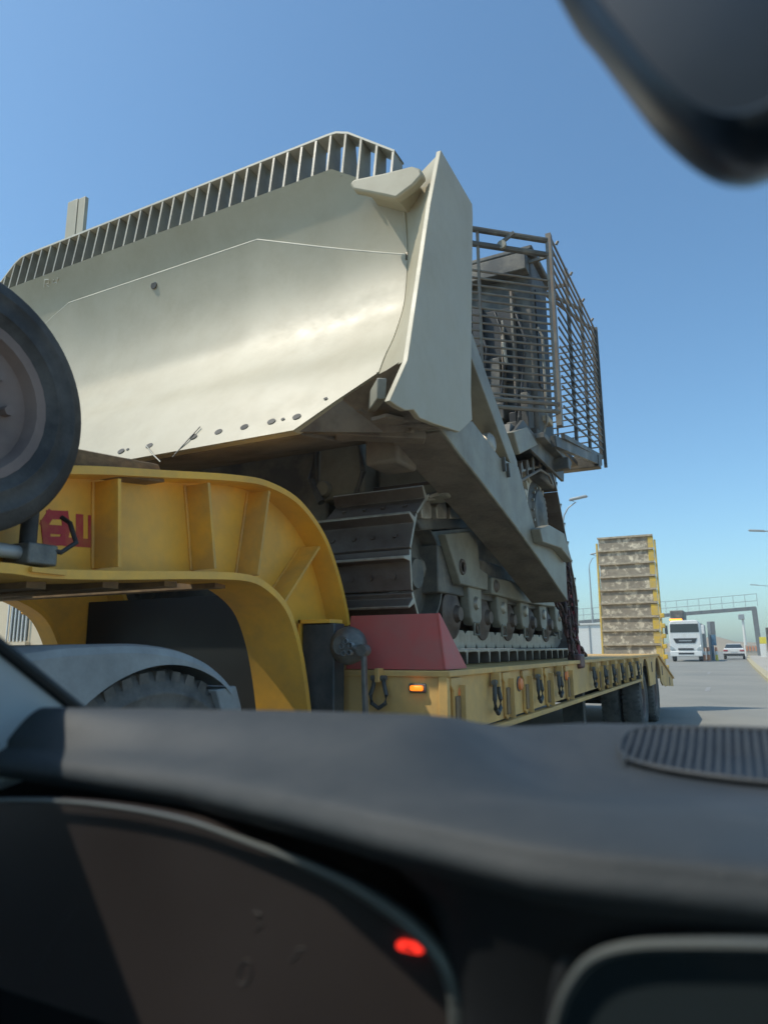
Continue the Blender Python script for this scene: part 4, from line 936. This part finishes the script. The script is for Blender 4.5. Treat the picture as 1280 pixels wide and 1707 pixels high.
# pillar, barrels, signs, posts
def pxbox(name, m_, parent, px0, px1, py0, py1, Y, d, bev=.02, zmin=None):
    x0, z1 = XZ(px0, py0, Y); x1, _ = XZ(px1, py0, Y); z0 = XZ(px1, py1, Y)[1] if zmin is None else zmin
    return MB().box(x0, x1, Y, Y + d, z0, z1).build(name, m_, parent, bev)
ap = thing('advert_pillar', 'tall narrow advertising pillar with blue panel at the roadside', 'pillar')
pxbox('column', m_steelg, ap, 1177, 1182, 1036, 1090, 68, .4, .02, 0)
pxbox('panel', m_gantry, ap, 1182.3, 1190, 1036, 1058, 68, .3)
pxbox('panel', m_blue, ap, 1182.3, 1192, 1058.3, 1076, 68, .3)
pxbox('base', m_blue, ap, 1184, 1189, 1076.3, 1090, 68, .3, .02, 0)
for i, (px, w) in enumerate(((1172, 5), (1179.5, 5), (1193, 4))):
    Y = 66 + i * .8; x, _ = XZ(px, 1085, Y); r = w / 2 * Y / 1160
    t = thing('traffic_barrel', ['orange and cream traffic barrel standing between truck and advertising pillar', 'orange and cream traffic barrel directly in front of the advertising pillar', 'yellow based traffic barrel beside the advertising pillar'][i], 'barrel', 'barrels by the pillar', (x, Y, 0))
    MB().lathe([(r * 1.2, 0), (r * 1.2, .1), (r, .12), (r * .95, .5)], (0, 0, 0), 2, 16).build('lower_band', m_orange if i != 2 else m_ysign, t, smooth=True)
    MB().lathe([(r * .95, .5), (r * .92, .8)], (0, 0, 0), 2, 16).build('middle_band', m_cabin, t, smooth=True)
    MB().lathe([(r * .92, .8), (r * .85, 1.1), (r * .5, 1.15), (.001, 1.15)], (0, 0, 0), 2, 16).build('upper_band', m_orange, t, smooth=True)
ys = thing('yellow_sign', 'yellow roadside sign board on a white plinth by the gantry leg', 'sign')
pxbox('sign_board', m_ysign, ys, 1264.5, 1276, 1062, 1073, 80, .2)
pxbox('plinth', m_cabin, ys, 1265.5, 1275.5, 1073.3, 1088, 80, .5, .02, .1)
cp = thing('camera_mast', 'slim white traffic camera mast beyond the white sedan', 'mast')
x, z = XZ(1237, 1030, 100); MB().tube([(x, 100, 0), (x - .0, 100, z)], [.2, .12], 8).build('pole', m_cabin, cp, smooth=True)
x2_, z2_ = XZ(1235, 1024, 100); MB().box(x2_ - .4, x2_ + .3, 99.6, 100.4, z - .2, z2_).build('camera_box', m_steelg, cp, .05)
bt = thing('barrier_block', 'low cream and orange barrier wall under the gantry', 'barrier')
pxbox('wall', m_conc, bt, 1241, 1262, 1075.5, 1090, 96, .5, .03, .1)
for i in range(4): pxbox('stripe', m_orange, bt, 1243 + i * 5, 1245 + i * 5, 1077, 1085, 95.9, .1, 0)
dp = thing('junction_box', 'dark roadside cabinet standing on the pavement beyond the kerb', 'cabinet')
pxbox('cabinet', m_dgrey, dp, 1275, 1284, 1046, 1084, 70, .8, .03, .13)

# ------------------------------------------------------------------ the car we look out of
car = thing('passenger_car', 'car interior with grey dashboard, instrument cluster and rear view mirror', 'car')
CXc = .02
FEx = [-.95, -.69, -.375, 0.0, .40, .75, .9]; FEy = [.44, .564, .70, .773, .74, .60, .5]
LPx = [-.95, -.71, -.43, -.30, -.21, -.10, 0., .4, .9]; LPy = [.50, .494, .47, .435, .405, .375, .385, .40, .40]
def hump(x): return 1 - sstep(-.27, -.14, x)
def dash_profile(x):
    yf = interp(FEx, FEy, x); yl = min(interp(LPx, LPy, x), yf - .05); h = hump(x)
    zf = lerp(1.074, 1.068, h); pts = [(yf + .06, .98), (yf + .015, zf - .015), (yf, zf)]
    for t in (.2, .4, .6, .8):
        y = lerp(yf, yl, t); z = lerp(zf, 1.047, t) + h * .030 * math.sin(math.pi * min(1, t * 1.15)) - (1 - h) * .022 * math.sin(math.pi * min(1, t * 1.3))
        pts.append((y, z))
    pts += [(yl + .012, 1.050), (yl, 1.042), (yl - .004, 1.031), (yl + .006, 1.020)]
    return pts, yl, h
NXd = 72
rows_t, rows_f = [], []
for i in range(NXd + 1):
    x = lerp(-.92, .85, i / NXd); pts, yl, h = dash_profile(x)
    pp_ = smoothpath(pts, 4); rows_t.append([(x, y, z) for y, z in pp_])
    a = (yl + .006, 1.020)
    rows_f.append([(x, *a), (x, yl + lerp(.02, .09, h), lerp(.985, 1.012, h)), (x, yl + lerp(.03, .14, h), lerp(.93, .93, h)), (x, yl + lerp(.05, .15, h), .75), (x, yl + .2, .45)])
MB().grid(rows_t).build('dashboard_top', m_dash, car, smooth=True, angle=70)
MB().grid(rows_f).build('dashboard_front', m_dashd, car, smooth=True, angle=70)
# speaker grille
gp = [(1022, 1218), (1060, 1206), (1180, 1204), (1300, 1204), (1330, 1290), (1200, 1284), (1110, 1268), (1062, 1246)]
def dash_hit(px, py):
    d = ray(px, py); best = None; t = .3
    while t < 1.6:
        p = CAMP + d * t
        yf = interp(FEx, FEy, p.x); yl = interp(LPx, LPy, p.x)
        if p.y <= yf and p.y >= yl:
            pts, _, _ = dash_profile(p.x); ys_ = [q[0] for q in pts[2:8]][::-1]; zs_ = [q[1] for q in pts[2:8]][::-1]
            if p.z <= interp(ys_, zs_, p.y): return p
        t += .004
    return None
hits = [dash_hit(*q) for q in gp]
spk = empty('speaker', (0, 0, 0), car)
hv = [h for h in hits if h is not None]
if len(hv) >= 4:
    cxs = sum(h.x for h in hv) / len(hv); cys = sum(h.y for h in hv) / len(hv)
    gx0, gx1 = min(h.x for h in hv), max(h.x for h in hv); gy0, gy1 = min(h.y for h in hv), max(h.y for h in hv)
else: gx0, gx1, gy0, gy1 = -.13, .02, .55, .72
def dz_at(x, y):
    pts, _, _ = dash_profile(x); ys_ = [q[0] for q in pts[2:8]][::-1]; zs_ = [q[1] for q in pts[2:8]][::-1]; return interp(ys_, zs_, y)
gx0, gx1, gy0, gy1 = -.11, .24, .635, .765
pl_ = []
outl = []
for k in range(40):
    t = 2 * math.pi * k / 40; ct, st = math.cos(t), math.sin(t); e = .7
    x = (gx0 + gx1) / 2 + (gx1 - gx0) / 2 * math.copysign(abs(ct) ** e, ct); y = (gy0 + gy1) / 2 + (gy1 - gy0) / 2 * math.copysign(abs(st) ** e, st)
    y = min(y, interp(FEx, FEy, x) - .012); outl.append((x, y))
mb = MB(); c = ((gx0 + gx1) / 2, (gy0 + gy1) / 2)
mb.add([(x, y, dz_at(x, y) + .003) for x, y in outl] + [(lerp(c[0], x, .5), lerp(c[1], y, .5), dz_at(lerp(c[0], x, .5), lerp(c[1], y, .5)) + .003) for x, y in outl] + [(c[0], c[1], dz_at(*c) + .003)],
       [(i, (i + 1) % 40, 40 + (i + 1) % 40, 40 + i) for i in range(40)] + [(40 + i, 40 + (i + 1) % 40, 80) for i in range(40)])
mb.build('speaker_mesh', m_grille, spk, smooth=True)
MB().tube([(x, y, dz_at(x, y) + .003) for x, y in outl + outl[:1]], .0026, 6).build('speaker_rim', m_dash, spk, smooth=True)
rb = MB(); n = 0; x = gx0 + .006
while x < gx1 - .004:
    ys2 = [p[1] for p in outl if abs(p[0] - x) < .035]
    if len(ys2) >= 2:
        a, c2 = min(ys2) + .006, max(ys2) - .004
        if c2 - a > .01: rb.add([(x, lerp(a, c2, t), dz_at(x, lerp(a, c2, t)) + .0045) for t in (0, .5, 1)] + [(x + .0034, lerp(a, c2, t), dz_at(x, lerp(a, c2, t)) + .0045) for t in (0, .5, 1)], [(0, 1, 4, 3), (1, 2, 5, 4)])
    x += .0075
rb.build('grille_rib', m_dash, spk)['kind'] = 'stuff'
# instrument cluster
KY = .455
cl = empty('instrument_cluster', (0, 0, 0), car)
arcpx = [(-160, 1345), (0, 1333), (150, 1338), (300, 1362), (420, 1402), (520, 1440), (600, 1478), (680, 1530), (735, 1585), (760, 1640), (766, 1700), (764, 1800), (750, 1900)]
arc3 = [on(1, KY, *q) for q in arcpx]
sp2 = smoothpath([(p.x, p.z) for p in arc3], 5)
MB().tube([(x, KY - .004, z) for x, z in sp2], [lerp(.0018, .0062, sstep(.25, .6, i / len(sp2))) for i in range(len(sp2))], 8).build('bezel', m_bezel, cl, smooth=True)
lens = [(x, z) for x, z in sp2] + [(sp2[0][0], sp2[-1][1])]
MB().prism(lens, KY + .002, KY + .012, 1).build('lens', m_cluster, cl)
dial = [on(1, KY + .0018, *q) for q in [(60, 1640), (78, 1590), (105, 1545), (135, 1508)]]
MB().tube(dial, .0006, 5).build('dial_arc', m_digit, cl)
wq = [on(1, KY - .002, *q) for q in [(662, 1568), (704, 1568), (706, 1591), (664, 1591)]]
wxa, wxb, wza, wzb = wq[0].x, wq[1].x, wq[2].z, wq[0].z
MB().prism([(lerp(wxa, wxb, .12), wza), (lerp(wxa, wxb, .88), wza), (wxb, lerp(wza, wzb, .25)), (wxb, lerp(wza, wzb, .75)), (lerp(wxa, wxb, .88), wzb), (lerp(wxa, wxb, .12), wzb), (wxa, lerp(wza, wzb, .75)), (wxa, lerp(wza, wzb, .25))], KY - .003, KY + .001, 1).build('warning_lamp', m_warn, cl)
MB().bar((lerp(wxa, wxb, .3), KY - .0036, lerp(wza, wzb, .66)), (lerp(wxa, wxb, .66), KY - .0036, lerp(wza, wzb, .42)), .0008, .0016).build('warning_symbol', m_dashd, cl)
q0 = on(1, KY - .002, 403, 1624)
def digit0(px, py, w, h, r):
    c = on(1, KY - .002, px, py); s = (on(1, KY - .002, px + 100, py).x - c.x) / 100; sz = (c.z - on(1, KY - .002, px, py + 100).z) / 100
    pts = [(c.x + (w * math.cos(t) + .22 * h * math.sin(t)) * s, KY + .0018, c.z + h * math.sin(t) * sz) for t in [2 * math.pi * k / 20 for k in range(21)]]
    return MB().tube(pts, r, 5)
digit0(403, 1624, 11, 22, .0005).build('digit', m_digit, cl)
for st in ([(424, 1521), (436, 1523), (430, 1533), (437, 1541), (424, 1552)], [(484, 1602), (496, 1590), (494, 1582), (508, 1580)]):
    MB().tube([on(1, KY + .0018, *q) for q in st], .0005, 5).build('digit', m_digit, cl)
# centre unit
cu = empty('centre_display', (0, 0, 0), car)
UY = .372
up_ = smoothpath([(p.x, p.z) for p in [on(1, UY, *q) for q in [(915, 1760), (930, 1690), (948, 1645), (985, 1600), (1050, 1579), (1150, 1575), (1280, 1577), (1500, 1585)]]], 5)
MB().tube([(x, UY, z) for x, z in up_], .0026, 8).build('bezel', m_bezel, cu, smooth=True)
MB().prism(up_ + [(up_[-1][0], up_[0][1])], UY + .004, UY + .02, 1).build('screen', m_glassd, cu)
hz = smoothpath([(p.x, p.z) for p in [on(1, UY + .006, *q) for q in [(890, 1760), (905, 1660), (930, 1600), (990, 1560), (1060, 1545), (1500, 1548)]]], 5)
MB().prism(hz + [(hz[-1][0], hz[0][1])], UY + .021, UY + .10, 1).build('housing', m_dashd, cu, .004)
# pillars, roof, windscreen, mirror, doors
ay0 = on(0, -.70, 127, 1190); ay1 = on(0, -.70, 0, 1096)
sl_ = (ay1.z - ay0.z) / (ay1.y - ay0.y)
def pil(y): return ay0.z + (y - ay0.y) * sl_
ytop = (1.47 - ay0.z) / sl_ + ay0.y
for s in (-1, 1):
    xi = -.70 if s < 0 else .74
    e = empty('windscreen_pillar', (0, 0, 0), car)
    A = Vector((xi, ay0.y + .05, pil(ay0.y + .05))); Bq = Vector((xi + .06 * -s, ytop, 1.47))
    MB().add([A, Bq, Bq + Vector((s * .03, -.10, -.03)), A + Vector((s * .04, -.16, -.05)), A + Vector((s * .03, .01, -.02)), Bq + Vector((s * .05, 0, 0)), Bq + Vector((s * .07, -.12, -.04)), A + Vector((s * .06, -.16, -.06))],
             [(0, 1, 2, 3), (0, 4, 5, 1), (3, 2, 6, 7), (4, 7, 6, 5)]).build('trim', m_trim, e, .004)
    MB().tube([A + Vector((0, .004, .002)), A.lerp(Bq, .5) + Vector((0, .004, .002)), Bq], .0075, 8).build('seal', m_seal, e, smooth=True)
    MB().box(*sorted((xi + s * .12, xi + s * .16)), -1.9, .8, .25, .95).build('door_panel', m_dashd, car, .01)
    MB().box(*sorted((xi + s * .165, xi + s * .185)), -2.4, 1.2, .3, .98).build('body_side', m_body, car, .01)
    MB().box(*sorted((xi + s * .08, xi + s * .14)), -.95, -.82, .95, 1.48).build('door_pillar', m_dashd, car, .01)
RF = ytop + .02
MB().add([(-.78, -2.1, 1.46), (.82, -2.1, 1.46), (.80, RF, 1.47), (.4, RF + .12, 1.50), (0.02, RF + .16, 1.51), (-.36, RF + .12, 1.50), (-.76, RF, 1.47)], [tuple(range(7))]).build('headliner', m_head_l, car)
MB().add([(-.80, -2.1, 1.49), (.84, -2.1, 1.49), (.82, RF, 1.50), (.4, RF + .13, 1.53), (0.02, RF + .17, 1.54), (-.36, RF + .13, 1.53), (-.78, RF, 1.50)], [tuple(range(7))]).build('roof_skin', m_body, car)
MB().box(-.8, .84, -2.15, -2.1, .3, 1.05).build('rear_bulkhead', m_dashd, car)
MB().box(-.8, .84, -2.1, 1.0, .2, .24).build('floor_pan', m_dashd, car)
MB().grid([[(x, RF + .15 * (1 - (x / .8) ** 2), 1.50) for x in (-.72, -.4, 0, .4, .76)], [(x, interp(FEx, FEy, x) + .05, 1.03) for x in (-.74, -.4, 0, .4, .78)]]).build('windscreen', m_glass, car)
# bonnet below the sight line
MB().grid([[(x, .80 + t * 1.0, .99 - .12 * t - .05 * (abs(x - CXc) / .8) ** 2 - .06 * t * t) for x in [lerp(-.74, .78, i / 8) for i in range(9)]] for t in [k / 6 for k in range(7)]]).build('bonnet', m_body, car, smooth=True, angle=80)
mir = empty('rear_view_mirror', (0, 0, 0), car)
MY = .30
mpx = [(885, -60), (912, 0), (950, 45), (1000, 112), (1060, 190), (1110, 240), (1160, 278), (1205, 298), (1245, 303), (1285, 296), (1340, 270), (1420, 200), (1440, 60), (1400, -80), (1300, -160), (1100, -190), (950, -150)]
mo = smoothpath([XZ(q[0] + 4, q[1] - 30, MY) for q in mpx + mpx[:1]], 4)[:-1]
mc = (sum(p[0] for p in mo) / len(mo), sum(p[1] for p in mo) / len(mo))
rows = []
for (f_, yy) in ((.70, MY - .002), (.72, MY - .003), (.745, MY - .011), (.78, MY - .012), (.88, MY - .007), (.935, MY - .001), (.955, MY + .006), (.945, MY + .016), (.88, MY + .030), (.7, MY + .042), (.35, MY + .050), (.01, MY + .052)):
    rows.append([(lerp(mc[0], p[0], f_), yy, lerp(mc[1], p[1], f_)) for p in mo] + [(lerp(mc[0], mo[0][0], f_), yy, lerp(mc[1], mo[0][1], f_))])
MB().grid(rows).build('housing', m_mirror, mir, smooth=True, angle=60)
MB().add([(lerp(mc[0], p[0], .705), MY - .0025, lerp(mc[1], p[1], .705)) for p in mo], [tuple(range(len(mo)))]).build('mirror_glass', m_mirror, mir)
MB().tube([(mc[0], MY + .03, mc[1]), (mc[0] + .02, MY + .03, mc[1] + .10), (mc[0] + .02, MY - .02, 1.5)], .014, 10).build('stalk', m_mirror, mir, smooth=True)

# ------------------------------------------------------------------ dusty air
hm = bpy.data.materials.new('dusty_air'); hm.use_nodes = True
hn = hm.node_tree.nodes; hn.clear(); ho = hn.new('ShaderNodeOutputMaterial'); hv_ = hn.new('ShaderNodeVolumePrincipled')
hv_.inputs['Color'].default_value = (.80, .86, .88, 1); hv_.inputs['Density'].default_value = .0016; hv_.inputs['Anisotropy'].default_value = .2
hm.node_tree.links.new(hv_.outputs[0], ho.inputs['Volume'])
hz_o = MB().box(-160, 160, -40, 310, -1.2, 14).build('haze', hm); hz_o['kind'] = 'stuff'; hz_o['label'] = 'thin pale dusty air over the whole road'
